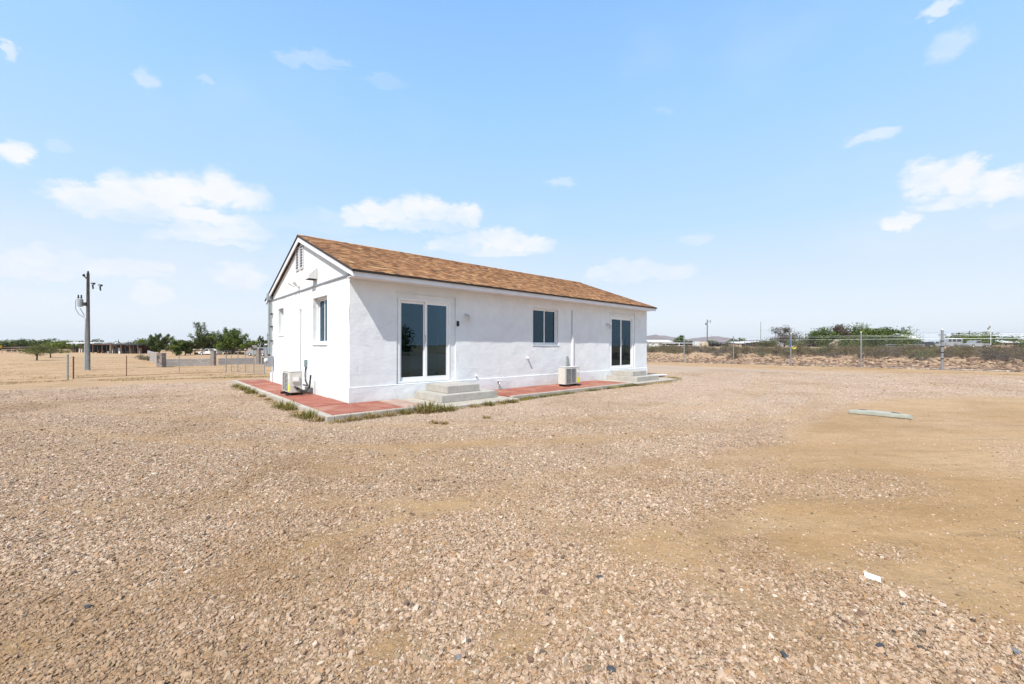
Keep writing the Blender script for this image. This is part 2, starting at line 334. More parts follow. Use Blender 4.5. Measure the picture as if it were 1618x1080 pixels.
# loose stones: tone per instance
t = NT('gravel_stone'); at = t.n('ShaderNodeAttribute', attribute_name='tone', attribute_type='INSTANCER')
c = t.ramp(at.outputs['Fac'], GRAVEL, 'CONSTANT'); pa = t.n('ShaderNodeAttribute', attribute_name='pale', attribute_type='INSTANCER'); c = t.mix(t.math('MULTIPLY', pa.outputs['Fac'], .5), c, (.56, .435, .335)); ma = t.n('ShaderNodeAttribute', attribute_name='mott', attribute_type='INSTANCER'); c = t.mix(t.math('MULTIPLY', ma.outputs['Fac'], .62), c, (.27, .165, .085)); n1 = t.noise(55, 4, .6); c = t.mix(t.rng(n1, .4, .7, .22, 0), c, (.30, .19, .11)); M['stone'] = t.set(c, .85, 0, .25)
t = NT('rubble_stone'); at = t.n('ShaderNodeAttribute', attribute_name='col'); c = t.ramp(at.outputs['Fac'], [(0, (.07, .043, .028)), (.3, (.17, .105, .064)), (.7, (.29, .185, .118)), (1, (.42, .30, .20))]); M['rubble'] = t.set(c, .9, 0, .2)
plain('dark_stone', (.055, .055, .06), .75, var=.3, scale=40, bump=.3)
plain('grey_stone', (.18, .17, .165), .8, var=.3, scale=40, bump=.3)

# ------------------------------------------------------------------ mesh helpers
class MB:
    def __init__(s): s.v = []; s.f = []; s.c = []; s.uv = {}
    def face(s, pts, c=0.5):
        i = len(s.v); s.v += [tuple(p) for p in pts]; s.f.append(tuple(range(i, i+len(pts)))); s.c.append(c)
    def box(s, a, b, c=.5):
        x0, x1 = sorted((a[0], b[0])); y0, y1 = sorted((a[1], b[1])); z0, z1 = sorted((a[2], b[2]))
        i = len(s.v); s.v += [(x, y, z) for z in (z0, z1) for y in (y0, y1) for x in (x0, x1)]
        for q in ((0,2,3,1), (4,5,7,6), (0,1,5,4), (2,6,7,3), (0,4,6,2), (1,3,7,5)): s.f.append(tuple(i+k for k in q)); s.c.append(c)
        return s
    def tube(s, pts, r, n=6, c=.5, cap=True, r2=None):
        pts = [Vector(p) for p in pts]; rings = []
        for k, p in enumerate(pts):
            d = (pts[min(k+1, len(pts)-1)]-pts[max(k-1, 0)]).normalized()
            up = Vector((0, 0, 1)) if abs(d.z) < .9 else Vector((1, 0, 0))
            a = d.cross(up).normalized(); b = a.cross(d).normalized()
            rr = r if r2 is None else r+(r2-r)*k/(len(pts)-1)
            base = len(s.v)
            for j in range(n):
                an = 2*math.pi*j/n; s.v.append(tuple(p+a*math.cos(an)*rr+b*math.sin(an)*rr))
            rings.append(base)
        for q in range(len(rings)-1):
            for j in range(n):
                s.f.append((rings[q]+j, rings[q]+(j+1) % n, rings[q+1]+(j+1) % n, rings[q+1]+j)); s.c.append(c)
        if cap:
            s.f.append(tuple(rings[0]+j for j in range(n))); s.c.append(c)
            s.f.append(tuple(rings[-1]+n-1-j for j in range(n))); s.c.append(c)
        return s
    def lathe(s, prof, o=(0,0,0), ax='z', n=14, c=.5):
        o = Vector(o); rings = []
        for r, h in prof:
            b = len(s.v)
            for j in range(n):
                a = 2*math.pi*j/n; p = (r*math.cos(a), r*math.sin(a), h)
                if ax == 'y': p = (p[0], p[2], p[1])
                if ax == 'x': p = (p[2], p[0], p[1])
                s.v.append(tuple(o+Vector(p)))
            rings.append(b)
        for q in range(len(rings)-1):
            for j in range(n): s.f.append((rings[q]+j, rings[q]+(j+1) % n, rings[q+1]+(j+1) % n, rings[q+1]+j)); s.c.append(c)
        s.f.append(tuple(rings[0]+n-1-j for j in range(n))); s.c.append(c); s.f.append(tuple(rings[-1]+j for j in range(n))); s.c.append(c)
        return s
    def prism(s, poly, y0, y1, c=.5, ax=1):            # polygon in the two axes other than ax, extruded along ax
        def P(p, h): q = list(p); q.insert(ax, h); return tuple(q)
        n = len(poly); i = len(s.v); s.v += [P(p, y0) for p in poly]+[P(p, y1) for p in poly]
        s.f.append(tuple(i+k for k in range(n))); s.f.append(tuple(i+n+n-1-k for k in range(n))); s.c += [c, c]
        for k in range(n): s.f.append((i+k, i+n+k, i+n+(k+1) % n, i+(k+1) % n)); s.c.append(c)
        return s
    def mesh(s, name, mat=None, smooth=False, fix=True):
        me = bpy.data.meshes.new(name); me.from_pydata(s.v, [], s.f); me.update()
        a = me.color_attributes.new('col', 'FLOAT_COLOR', 'CORNER')
        tot = np.repeat(np.array([c for c in s.c], float), [len(f) for f in s.f]); arr = np.ones((len(tot), 4), 'f'); arr[:, :3] = tot[:, None]
        a.data.foreach_set('color', arr.ravel())
        if mat: me.materials.append(M[mat] if isinstance(mat, str) else mat)
        if smooth: me.polygons.foreach_set('use_smooth', [True]*len(me.polygons))
        return me
    def build(s, name, mat=None, parent=None, smooth=False, bevel=0, loc=None, **k):
        o = bpy.data.objects.new(name, s.mesh(name, mat, smooth)); COL.objects.link(o)
        if parent: o.parent = parent
        if loc is not None: o.location = loc
        if bevel:
            import bmesh
            bm = bmesh.new(); bm.from_mesh(o.data); bmesh.ops.remove_doubles(bm, verts=bm.verts, dist=1e-5); bmesh.ops.recalc_face_normals(bm, faces=bm.faces)
            bmesh.ops.bevel(bm, geom=bm.edges[:], offset=bevel, segments=2, affect='EDGES', clamp_overlap=True); bm.to_mesh(o.data); bm.free()
        else:
            pass
        tag(o, **k); return o
def tag(o, label=None, cat=None, group=None, kind=None):
    if label: o['label'] = label
    if cat: o['category'] = cat
    if group: o['group'] = group
    if kind: o['kind'] = kind
    return o
def empty(name, loc=(0,0,0), rz=0, **k):
    o = bpy.data.objects.new(name, None); COL.objects.link(o); o.location = loc; o.rotation_euler = (0, 0, rz); o.empty_display_size = .1; tag(o, **k); return o
KIDS = {}
def copy_tree(o, parent=None, **k):
    c = o.copy(); COL.objects.link(c)
    if parent: c.parent = parent
    for ch in [x for x in bpy.data.objects if x.parent == o]: copy_tree(ch, c)
    tag(c, **k); return c
def bx(a, b): return MB().box(a, b)
def vn(x, y, z=0, s=1): return noise.noise(Vector((x*s, y*s, z*s)))

# ------------------------------------------------------------------ ground sheet
def nfield(X, Y, octs, lim=75):
    """sum of a * noise(x*f, y*f, z) for (f, z, a) in octs, only computed near the yard"""
    X = np.asarray(X, float); Y = np.asarray(Y, float); out = np.zeros(X.size); xr = X.ravel(); yr = Y.ravel()
    k = np.nonzero((np.abs(xr) < lim) & (yr > -12) & (yr < lim))[0]; nf = noise.noise
    for i, a, b in zip(k.tolist(), xr[k].tolist(), yr[k].tolist()):
        v = 0.
        for f, z, am in octs: v += am*nf((a*f, b*f, z))
        out[i] = v
    return out.reshape(X.shape)
def dist_poly(px, py, poly):
    inside = np.zeros(px.shape, bool); d = np.full(px.shape, 1e9); n = len(poly)
    for i in range(n):
        x0, y0 = poly[i]; x1, y1 = poly[(i+1) % n]
        c = ((y0 > py) != (y1 > py)) & (px < (x1-x0)*(py-y0)/((y1-y0) if y1 != y0 else 1e-9)+x0); inside ^= c
        t_ = np.clip(((px-x0)*(x1-x0)+(py-y0)*(y1-y0))/((x1-x0)**2+(y1-y0)**2), 0, 1)
        d = np.minimum(d, np.hypot(px-x0-t_*(x1-x0), py-y0-t_*(y1-y0)))
    return np.where(inside, d, -d)
def W2(pts): return [gnd(*p) for p in pts]
SANDS = [(W2([(1235,700), (1262,668), (1330,640), (1390,630), (1500,626), (1640,626), (1750,640), (1800,900), (1750,1010), (1590,985), (1490,945), (1400,925), (1290,905), (1205,885), (1185,850), (1205,800), (1200,760), (1200,720)]), 1, .85),
    (W2([(85,930), (120,905), (170,915), (185,940), (120,960)]), .7, .25), (W2([(560,1040), (600,990), (660,985), (640,1040), (600,1075)]), .6, .2), (W2([(0,1010),(40,1000),(60,1030),(0,1040)]), .5, .2),
    (W2([(595,712), (690,698), (800,690), (800,697), (700,712), (620,722)]), .55, .5), (W2([(940,775), (1010,765), (1050,778), (990,795)]), .5, .3), (W2([(430,735),(520,728),(560,738),(470,750)]), .45, .3),
    (W2([(330,745),(420,735),(430,742),(340,756)]), .4, .3), (W2([(1120,735),(1180,730),(1190,745),(1130,752)]), .5, .25), (W2([(870,690),(1000,680),(1010,686),(880,698)]), .45, .4)]
def dist_line(px, py, pl):
    d = np.full(px.shape, 1e9)
    for (x0, y0), (x1, y1) in zip(pl, pl[1:]):
        t_ = np.clip(((px-x0)*(x1-x0)+(py-y0)*(y1-y0))/((x1-x0)**2+(y1-y0)**2), 0, 1); d = np.minimum(d, np.hypot(px-x0-t_*(x1-x0), py-y0-t_*(y1-y0)))
    return d
TRACKS = [[(-14, 9.5), (-8, 6.6), (-3, 5.4), (1.5, 5.9), (5.5, 8), (9, 11.5), (12, 16)], [(-13.5, 11), (-8, 8.1), (-3, 6.8), (1, 7.3), (4.5, 9.2), (7.7, 12.4), (10.5, 17)],
    [(-3.2, .5), (-1.6, 2.6), (.4, 4.2), (3.2, 5.2), (8, 6.0), (14, 7)], [(-1.2, -.5), (-.2, 1.7), (1.5, 3.1), (3.8, 3.9), (8, 4.6), (14, 5.4)], [(-9, 1), (-5.2, 3.1), (-2.5, 3.6), (0, 3.4), (1.2, 2.6), (1.6, 1)]]
BACK = [(W2([(1150,745), (1330,738), (1475,745), (1500,768), (1470,795), (1280,800), (1150,790)]), .44, .5), (W2([(1330,860),(1450,850),(1480,880),(1400,905),(1320,890)]), .40, .2), (W2([(1530,700),(1640,690),(1700,760),(1560,740)]), .36, .4)]
def gravel_at(X, Y):
    X = np.asarray(X, float); Y = np.asarray(Y, float); d = np.hypot(X, Y)
    g = np.ones(X.shape)
    g = g*(1-ss(19, 25, d+1.5*np.sin(X*.35))*ss(2, -3, X))
    pn = nfield(X, Y, ((.5, 21, 1), (1.4, 22, .6), (4, 23, .45)), 45)
    g = g*(.90-.36*ss(.05, .6, pn)+.10*ss(0, -.4, pn))
    for pl in TRACKS: g = g*(1-.48*ss(.36, .05, dist_line(X, Y, pl)+.22*pn))
    q = fence_q(X, Y)
    g = g*(1-ss(-7.5, -4, q+.7*np.sin(X*.5))*ss(0, 4, X))
    g = g*(1-.97*ss(-1, 8, -(Y+30)))
    for poly, amt, soft in SANDS: g = g*(1-amt*ss(-soft, soft, dist_poly(X, Y, poly)))
    for poly, amt, soft in BACK: g = np.maximum(g, amt*ss(-soft, soft, dist_poly(X, Y, poly)))
    return g
def pale_at(X, Y):
    X = np.asarray(X, float); Y = np.asarray(Y, float); sh_ = X.shape
    n_ = nfield(X, Y, ((.22, 11, 1), (.9, 12, .5)), 60)
    return np.clip(ss(3.0, 10.5, Y+.25*X)*(1+.75*n_), 0, 1)
def mott_at(X, Y):
    n_ = nfield(X, Y, ((.33, 41, 1), (1.0, 42, .7), (2.8, 43, .55), (7, 44, .35)), 60)
    d = np.hypot(np.asarray(X, float), np.asarray(Y, float))
    return np.clip(ss(-.15, .95, n_)+.16*ss(5, 1.5, d), 0, 1)
def axis(n, s, k): i = np.linspace(-1, 1, n); return s*np.sinh(k*i)
gx = axis(521, 1.6, 9.0); gy = axis(521, 1.6, 9.0)+4
GX, GY = np.meshgrid(gx, gy); 
GZ = terr(GX, GY)
dd = np.hypot(GX, GY)
nzs = nfield(GX, GY, ((.45, 0, .022), (1.7, 3, .009)), 120)
U_, V_ = uvh(GX, GY)
nearh = ss(2.2, 1.2, np.maximum(np.maximum(-U_-.2, U_-HL-.2), np.maximum(V_-.6, -V_-HW-.5)))    # keep flat by the house
ridge = nfield(GX, GY, ((.06, 7, .25),), 2500)*ss(30, 60, dd)*ss(4000, 1000, dd)
GZ = GZ+nzs*(1-nearh)*ss(600, 100, dd)+ridge
me = bpy.data.meshes.new('ground'); n = len(gx)
idx = np.arange(n*n).reshape(n, n); quads = np.stack([idx[:-1,:-1], idx[:-1,1:], idx[1:,1:], idx[1:,:-1]], -1).reshape(-1, 4)
me.vertices.add(n*n); me.vertices.foreach_set('co', np.stack([GX, GY, GZ], -1).astype('f').ravel())
me.loops.add(quads.size); me.loops.foreach_set('vertex_index', quads.ravel().astype('i'))
me.polygons.add(len(quads)); me.polygons.foreach_set('loop_start', np.arange(0, quads.size, 4, dtype='i'))
me.update(calc_edges=True); me.validate()
me.polygons.foreach_set('use_smooth', [True]*len(me.polygons))
ga = me.attributes.new('gravel', 'FLOAT', 'POINT'); ga.data.foreach_set('value', gravel_at(GX, GY).ravel().astype('f'))
gp__ = me.attributes.new('pale', 'FLOAT', 'POINT'); gp__.data.foreach_set('value', pale_at(GX, GY).ravel().astype('f'))
gm__ = me.attributes.new('mott', 'FLOAT', 'POINT'); gm__.data.foreach_set('value', mott_at(GX, GY).ravel().astype('f'))
me.materials.append(M['ground'])
ground = bpy.data.objects.new('ground', me); COL.objects.link(ground); tag(ground, kind='structure')
def ground_z(x, y):
    d = math.hypot(x, y); u, v = uvh(x, y)
    nh = float(ss(2.2, 1.2, max(max(-u-.2, u-HL-.2), max(v-.6, -v-HW-.5))))
    return tz(x, y)+(noise.noise(Vector((x*.45, y*.45, 0)))*.022+noise.noise(Vector((x*1.7, y*1.7, 3)))*.009)*(1-nh)

# mountains on the horizon
def mountain(name, pts, depth=900):
    mb = MB(); N = len(pts); rows = 9
    P = []
    for px, py, Y in pts:
        X = (px-809)/F_PX*Y; P.append((X, Y, (HORIZ-py)/F_PX*Y+1))
    xs = np.interp(np.linspace(0, N-1, 90), range(N), [p[0] for p in P]); ys = np.interp(np.linspace(0, N-1, 90), range(N), [p[1] for p in P]); hs_ = np.interp(np.linspace(0, N-1, 90), range(N), [p[2] for p in P])
    V = []
    for i in range(90):
        for j in range(rows):
            t_ = j/(rows-1)*2-1; L = Vector((xs[i], ys[i])); dn = L.normalized(); p = L+dn*t_*depth
            hh = (1-abs(t_))**1.2*hs_[i]*(1+.12*vn(p.x, p.y, 0, .004))*(1+.05*vn(p.x, p.y, 5, .015)); V.append((p.x, p.y, hh-.6 if abs(t_) < 1 else -1.8))
    for i in range(89):
        for j in range(rows-1):
            a = i*rows+j; mb.f.append((a, a+1, a+rows+1, a+rows)); mb.c.append(.5)
    mb.v = V; mb.build(name, 'mountain', smooth=True, kind='structure')
mountain('mountains', [(960,545,5200), (990,538,5200), (1022,530,5200), (1036,527.5,5200), (1050,529,5200), (1068,533,5200), (1085,536,5200), (1095,533.5,5200), (1112,532,5200), (1135,530.5,5200), (1150,533,5200), (1165,536,5200), (1180,540,5200), (1200,541,5200), (1230,542,5200), (1300,545.5,5200)])
mountain('far_mountains', [(1060,546,5900), (1120,538,5900), (1150,535.5,5900), (1175,537,5900), (1215,537,5900), (1250,540,5900), (1330,542,5900), (1480,540,5900), (1618,543,5900), (1750,546,5900)], 500)

# ------------------------------------------------------------------ loose gravel (geometry nodes)
rs = np.random.RandomState(11)
def gravel_points():
    X = []; Y = []
    N = 4600000
    r = rs.uniform(0, 1, N); y = 1.0*21.0**r                 # log-uniform distance
    x = rs.uniform(-1, 1, N)*(y*1.42+.6)
    dens = 13000*np.minimum(1, (2.6/y))**1.95                       # stones per square metre
    pdf = N/(y*math.log(21.0))/(2*(y*1.42+.6))
    keep = rs.uniform(0, 1, N) < dens/pdf
    x = x[keep]; y = y[keep]
    g = gravel_at(x, y); nn = nfield(x, y, ((2.2, 0, 1), (7, 4, .6)))
    pr = np.clip(ss(.08, .74, g+.28*nn), .09, 1)
    keep = rs.uniform(0, 1, len(x)) < pr
    return x[keep], y[keep]
sx, sy = gravel_points()
su, sv = uvh(sx, sy); k = ~((su > -1.1) & (sv < 2.0) & (su < 14)); sx, sy = sx[k], sy[k]
szz = np.array([ground_z(a, b) for a, b in zip(sx, sy)])
NS = len(sx); size = np.clip(rs.lognormal(math.log(.0047), .45, NS), .0025, .019)
size *= 1+.05*np.maximum(0, sy-3.0)
size *= .62+.38*ss(.15, .6, gravel_at(sx, sy))
size[rs.uniform(size=NS) < .004] *= 1.6
pm = bpy.data.meshes.new('gravel'); pm.vertices.add(NS); pm.vertices.foreach_set('co', np.stack([sx, sy, szz+size*.18], -1).astype('f').ravel())
def addattr(m_, nme, typ, arr, key='value'):
    a_ = m_.attributes.new(nme, typ, 'POINT'); a_.data.foreach_set(key, arr.ravel())
addattr(pm, 'rot', 'FLOAT_VECTOR', np.stack([rs.normal(0, .6, NS)/(1+.08*sy), rs.normal(0, .6, NS)/(1+.08*sy), rs.uniform(0, 6.28, NS)], -1).astype('f'), 'vector')
addattr(pm, 'scl', 'FLOAT_VECTOR', np.stack([size*rs.uniform(.9, 1.5, NS), size*rs.uniform(.7, 1.1, NS), size*rs.uniform(.28, .7, NS)], -1).astype('f'), 'vector')
addattr(pm, 'tone', 'FLOAT', rs.uniform(0, 1, NS).astype('f')); addattr(pm, 'pale', 'FLOAT', pale_at(sx, sy).astype('f')); addattr(pm, 'mott', 'FLOAT', mott_at(sx, sy).astype('f'))
addattr(pm, 'pick', 'INT', rs.randint(0, 6, NS).astype('i'))
gravel = bpy.data.objects.new('gravel', pm); COL.objects.link(gravel); tag(gravel, kind='stuff', label='crushed pinkish tan gravel spread over the yard')
ng = bpy.data.node_groups.new('scatter_gravel', 'GeometryNodeTree'); ng.interface.new_socket('Geometry', in_out='INPUT', socket_type='NodeSocketGeometry'); ng.interface.new_socket('Geometry', in_out='OUTPUT', socket_type='NodeSocketGeometry')
GN = ng.nodes; gi = GN.new('NodeGroupInput'); go = GN.new('NodeGroupOutput'); gl_ = ng.links.new
join = GN.new('GeometryNodeGeometryToInstance')
for i in range(6):
    ic = GN.new('GeometryNodeMeshIcoSphere'); ic.inputs['Radius'].default_value = 1; ic.inputs['Subdivisions'].default_value = 2
    sp_ = GN.new('GeometryNodeSetPosition'); gl_(ic.outputs[0], sp_.inputs[0])
    nn_ = GN.new('ShaderNodeTexNoise'); nn_.noise_dimensions = '4D'; nn_.inputs['W'].default_value = i*7.3; nn_.inputs['Scale'].default_value = .9; nn_.inputs['Detail'].default_value = 1
    pos = GN.new('GeometryNodeInputPosition'); gl_(pos.outputs[0], nn_.inputs['Vector'])
    sb = GN.new('ShaderNodeVectorMath'); sb.operation = 'SUBTRACT'; sb.inputs[1].default_value = (.5, .5, .5); gl_(nn_.outputs[1], sb.inputs[0])
    sc_ = GN.new('ShaderNodeVectorMath'); sc_.operation = 'SCALE'; sc_.inputs[3].default_value = 2.1; gl_(sb.outputs[0], sc_.inputs[0]); gl_(sc_.outputs[0], sp_.inputs['Offset'])
    sm_ = GN.new('GeometryNodeSetMaterial'); sm_.inputs['Material'].default_value = M['stone']; gl_(sp_.outputs[0], sm_.inputs[0])
    sh = GN.new('GeometryNodeSetShadeSmooth'); sh.inputs['Shade Smooth'].default_value = False; gl_(sm_.outputs[0], sh.inputs[0]); gl_(sh.outputs[0], join.inputs[0])
def named(nm, typ):
    a_ = GN.new('GeometryNodeInputNamedAttribute'); a_.data_type = typ; a_.inputs['Name'].default_value = nm; return a_.outputs[0]
ip = GN.new('GeometryNodeInstanceOnPoints'); gl_(gi.outputs[0], ip.inputs['Points']); gl_(join.outputs[0], ip.inputs['Instance']); ip.inputs['Pick Instance'].default_value = True
gl_(named('pick', 'INT'), ip.inputs['Instance Index'])
e2r = GN.new('FunctionNodeEulerToRotation'); gl_(named('rot', 'FLOAT_VECTOR'), e2r.inputs[0]); gl_(e2r.outputs[0], ip.inputs['Rotation'])
gl_(named('scl', 'FLOAT_VECTOR'), ip.inputs['Scale']); gl_(ip.outputs[0], go.inputs[0])
md = gravel.modifiers.new('scatter', 'NODES'); md.node_group = ng

# ------------------------------------------------------------------ stones as joined meshes / single stones
ICO_V, ICO_F = None, None
import bmesh
def ico(sub):
    bm = bmesh.new(); bmesh.ops.create_icosphere(bm, subdivisions=sub, radius=1); v = [x.co.copy() for x in bm.verts]; f = [tuple(q.index for q in x.verts) for x in bm.faces]; bm.free(); return v, f
I1, I2, I3 = ico(1), ico(2), ico(3)
def rock(mb, p, s, rot, seed, c=.5, I=I1, rough=.5):
    b = len(mb.v); mr = Matrix.Rotation(rot, 3, 'Z') @ Matrix.Rotation(.3*math.sin(seed), 3, 'X')
    for q in I[0]:
        w = q*(1+rough*noise.noise(q*1.1+Vector((seed*3.1, seed*1.7, 0))))
        mb.v.append(tuple(Vector(p)+mr @ Vector((w.x*s[0], w.y*s[1], w.z*s[2]))))
    for f in I[1]: mb.f.append(tuple(b+i for i in f)); mb.c.append(c)
mb = MB(); rr = random.Random(3)
for i in range(9000):
    a = rr.uniform(-6, 38); q = abs(rr.gauss(0, 1))*3.4+.1
    if rr.random() < .35: q = rr.uniform(.1, 3)
    if q > 11: continue
    X = 13.91+.749*a+.6627*q; Y = 33.09-.6627*a+.749*q
    if X < 6 or Y < 1: continue
    s = rr.uniform(.04, .13)*(1.25 if rr.random() < .2 else 1)
    rock(mb, (X, Y, tz(X, Y)+s*.15), (s*1.3, s, s*.7), rr.uniform(0, 6), i*.37, rr.random())
mb.build('rubble', 'rubble', kind='stuff', label='brown rock rubble banked along the far side of the chain link fence')
mb = MB()
for i in range(2600):                                                # loose chips on the desert beyond
    X = rr.uniform(8, 95); Y = rr.uniform(8, 75)
    q = fence_q(X, Y)
    if q < 1 or X/Y > 1.5: continue
    s = rr.uniform(.05, .16); rock(mb, (X, Y, tz(X, Y)+s*.1), (s*1.3, s, s*.6), rr.uniform(0, 6), i*.61, rr.random())
mb.build('desert_stones', 'rubble', kind='stuff', label='loose stones scattered over the desert beyond the fence')
for (px, py, s, m_, lab) in [(141, 961, .019, 'dark_stone', 'dark slate chip lying alone on the gravel at the lower left'), (1392, 1024, .021, 'dark_stone', 'larger blackish stone where the gravel meets the sand, lower right'),
    (1402, 1038, .014, 'dark_stone', 'small black stone just below the larger blackish one, lower right'), (1239, 1039, .018, 'dark_stone', 'black stone on the pale gravel left of the sand patch edge'),
    (725, 1038, .017, 'grey_stone', 'grey stone on the gravel near the bottom middle'), (967, 1059, .018, 'dark_stone', 'blackish stone at the bottom edge right of the middle'),
    (1606, 1029, .02, 'grey_stone', 'bluish grey stone at the right edge of the sand'), (948, 915, .017, 'dark_stone', 'dark stone in the gravel midway between house and lower edge'),
    (1426, 956, .016, 'dark_stone', 'black pebble below the white card on the sand'), (682, 873, .012, 'grey_stone', 'tiny grey stone in the gravel, left of centre')]:
    X, Y = gnd(px, py); mb = MB(); rock(mb, (0, 0, s*.35), (s*1.1, s*.72, s*.45), .4+px, px*.1, .5, I2, .6)
    mb.build('stone', m_, loc=(X, Y, ground_z(X, Y)), label=lab, cat='stone', group='single dark stones on the yard')

# ------------------------------------------------------------------ the house
house = empty('white_house', label='single storey white stucco house with brown shingle gable roof and two sliding doors', cat='house'); house.matrix_world = HM
def disp(a, z, s=0):
    return .010*vn(a*.8, z*.8, 3+s)+.006*vn(a*2.6, z*2.6, 9+s)+.003*vn(a*7, z*7, 15+s)
def cuts(a, b, step, extra):
    k = sorted(set([round(a, 4), round(b, 4)]+[round(e, 4) for e in extra if a < e < b])); out = []
    for p, q in zip(k, k[1:]):
        n_ = max(1, round((q-p)/step)); out += [p+(q-p)*i/n_ for i in range(n_)]
    return out+[b]
def wall_mesh(mapf, a0, a1, z0, z1, ops, depth, step=.09, seed=0, inner=.2, top=None):
    """outer skin with relief, reveals of each opening, inner skin. mapf(a, out, z) -> point"""
    mb = MB(); A = cuts(a0, a1, step, [x for o in ops for x in (o[0]-.03, o[0], o[1], o[1]+.03)]); Z = cuts(z0, z1, step, [x for o in ops for x in (o[2]-.03, o[2], o[3], o[3]+.03)])
    def edge(a, z):
        m = min(1, (z-z0+.001)/.08, (z1-z)/.08) if False else 1
        for o in ops:
            dx = max(o[0]-a, a-o[1], 0); dz = max(o[2]-z, z-o[3], 0); m = min(m, math.hypot(dx, dz)/.10)
        return m
    ids = {}
    for i, a in enumerate(A):
        for j, z in enumerate(Z): ids[i, j] = len(mb.v); mb.v.append(tuple(mapf(a, disp(a, z, seed)*edge(a, z), z)))
    for i in range(len(A)-1):
        for j in range(len(Z)-1):
            ca = (A[i]+A[i+1])/2; cz = (Z[j]+Z[j+1])/2
            if any(o[0] < ca < o[1] and o[2] < cz < o[3] for o in ops): continue
            mb.f.append((ids[i, j], ids[i+1, j], ids[i+1, j+1], ids[i, j+1])); mb.c.append(.5)
    for o in ops:
        a, b, c, d = o[:4]; dp = o[4] if len(o) > 4 else depth
        for p, q in (((a, c), (a, d)), ((b, d), (b, c)), ((a, d), (b, d)), ((b, c), (a, c))):
            mb.face([mapf(p[0], 0, p[1]), mapf(q[0], 0, q[1]), mapf(q[0], -dp, q[1]), mapf(p[0], -dp, p[1])])
    # inner skin
    Ai = cuts(a0, a1, 99, [x for o in ops for x in (o[0], o[1])]); Zi = cuts(z0, z1, 99, [x for o in ops for x in (o[2], o[3])])
    for i in range(len(Ai)-1):
        for j in range(len(Zi)-1):
            ca = (Ai[i]+Ai[i+1])/2; cz = (Zi[j]+Zi[j+1])/2
            if any(o[0] < ca < o[1] and o[2] < cz < o[3] for o in ops): continue
            mb.face([mapf(Ai[i], -inner, Zi[j]), mapf(Ai[i], -inner, Zi[j+1]), mapf(Ai[i+1], -inner, Zi[j+1]), mapf(Ai[i+1], -inner, Zi[j])])
    return mb
fm = lambda a, o, z: (a, o, z)                 # front wall: a = u
gm_ = lambda a, o, z: (-o, a, z)               # gable wall: a = v, outwards is -u
D1 = (1.13, 2.86, .42, 2.65); D2 = (10.09, 11.97, .42, 2.65); WF = (5.84, 7.06, 1.385, 2.583)
W1 = (-2.62, -1.50, 1.39, 2.63); Wb = (-6.38, -5.71, 1.68, 2.59)
ZT = 2.95
smooth_obj = []
def wobj(mb, name, **k):
    o = mb.build(name, 'stucco', house, smooth=True, **k)
    return o
PL = .41
wobj(wall_mesh(fm, 0, HL, PL, ZT+.06, [D1+(.2,), D2+(.2,), WF+(.2,)], .2), 'front_wall')
wobj(wall_mesh(gm_, -HW, 0, PL, ZT, [W1+(.2,), Wb+(.2,)], .2, seed=20), 'gable_wall')
# plinth stands a little proud
def pf(a, o, z): return (a, o+.022, z)
def pg(a, o, z): return (-o-.022, a, z)
mb = wall_mesh(pf, -.022, HL+.022, -.3, PL, [], 0, seed=5, inner=.22); mb.face([(-.022, .022, PL), (HL+.022, .022, PL), (HL+.022, -.03, PL+.012), (-.022, -.03, PL+.012)]); mb.build('plinth', 'stucco', house, smooth=False)
mb = wall_mesh(pg, -HW-.022, .022, -.5, PL, [], 0, seed=25, inner=.22); mb.face([(-.022, -HW, PL), (-.022, .022, PL), (.03, .022, PL+.012), (.03, -HW, PL+.012)]); mb.build('plinth', 'stucco', house, smooth=False)
bx((HL, 0, -.3), (HL-.2, -HW, ZT)).build('rear_gable_wall', 'stucco', house)
bx((.2, -HW, -.5), (HL-.2, -HW+.2, ZT)).build('back_wall', 'stucco', house)
bx((.2, -.2, .3), (HL-.2, -HW+.2, .4)).build('interior_floor', 'interior', house)
bx((.2, -.2, 2.72), (HL-.2, -HW+.2, 2.78)).build('ceiling', 'interior', house)
bx((.3, -3.4, .4), (HL-.3, -3.5, 2.72)).build('partition', 'interior', house)
bx((4.4, -.21, .4), (4.5, -3.4, 2.72)).build('partition', 'interior', house)
bx((8.6, -.21, .4), (8.7, -3.4, 2.72)).build('partition', 'interior', house)
# gable infill
RP = (4.567-3.025)/(HW/2+.41)                 # roof pitch
def rz(v): return 4.567-abs(v+HW/2)*RP        # roof top surface height
VS = []
for s_, u0, u1 in ((0, .012, .05), (1, HL-.05, HL-.012)):
    T_ = .16
    if s_ == 0:                                                          # boards of the near gable, with joints
        edges = [-HW+.02]+[-HW/2+x for x in (-2.62, -1.22, 0, 1.22, 2.44)]+[-.02]
        for a, b in zip(edges, edges[1:]):
            a += .003; b -= .003; top = [(b, rz(b)-T_)]+([(-HW/2, rz(-HW/2)-T_)] if a < -HW/2 < b else [])+[(a, rz(a)-T_)]
            MB().prism([(a, ZT+.005), (b, ZT+.005)]+top, u0, u1, ax=0).build('siding_panel', 'siding', house)
        bx((.05, -HW+.05, ZT), (.07, -.05, ZT+.2)).build('gable_backing', 'interior', house)
    else: MB().prism([(-HW+.02, ZT), (-.02, ZT), (-.02, rz(0)-T_), (-HW/2, rz(-HW/2)-T_), (-HW+.02, rz(-HW)-T_)], u0, u1, ax=0).build('siding_panel', 'siding', house)
bx((-.028, -HW, ZT-.012), (.02, .0, ZT+.022)).build('gable_flashing', 'galvanised', house)
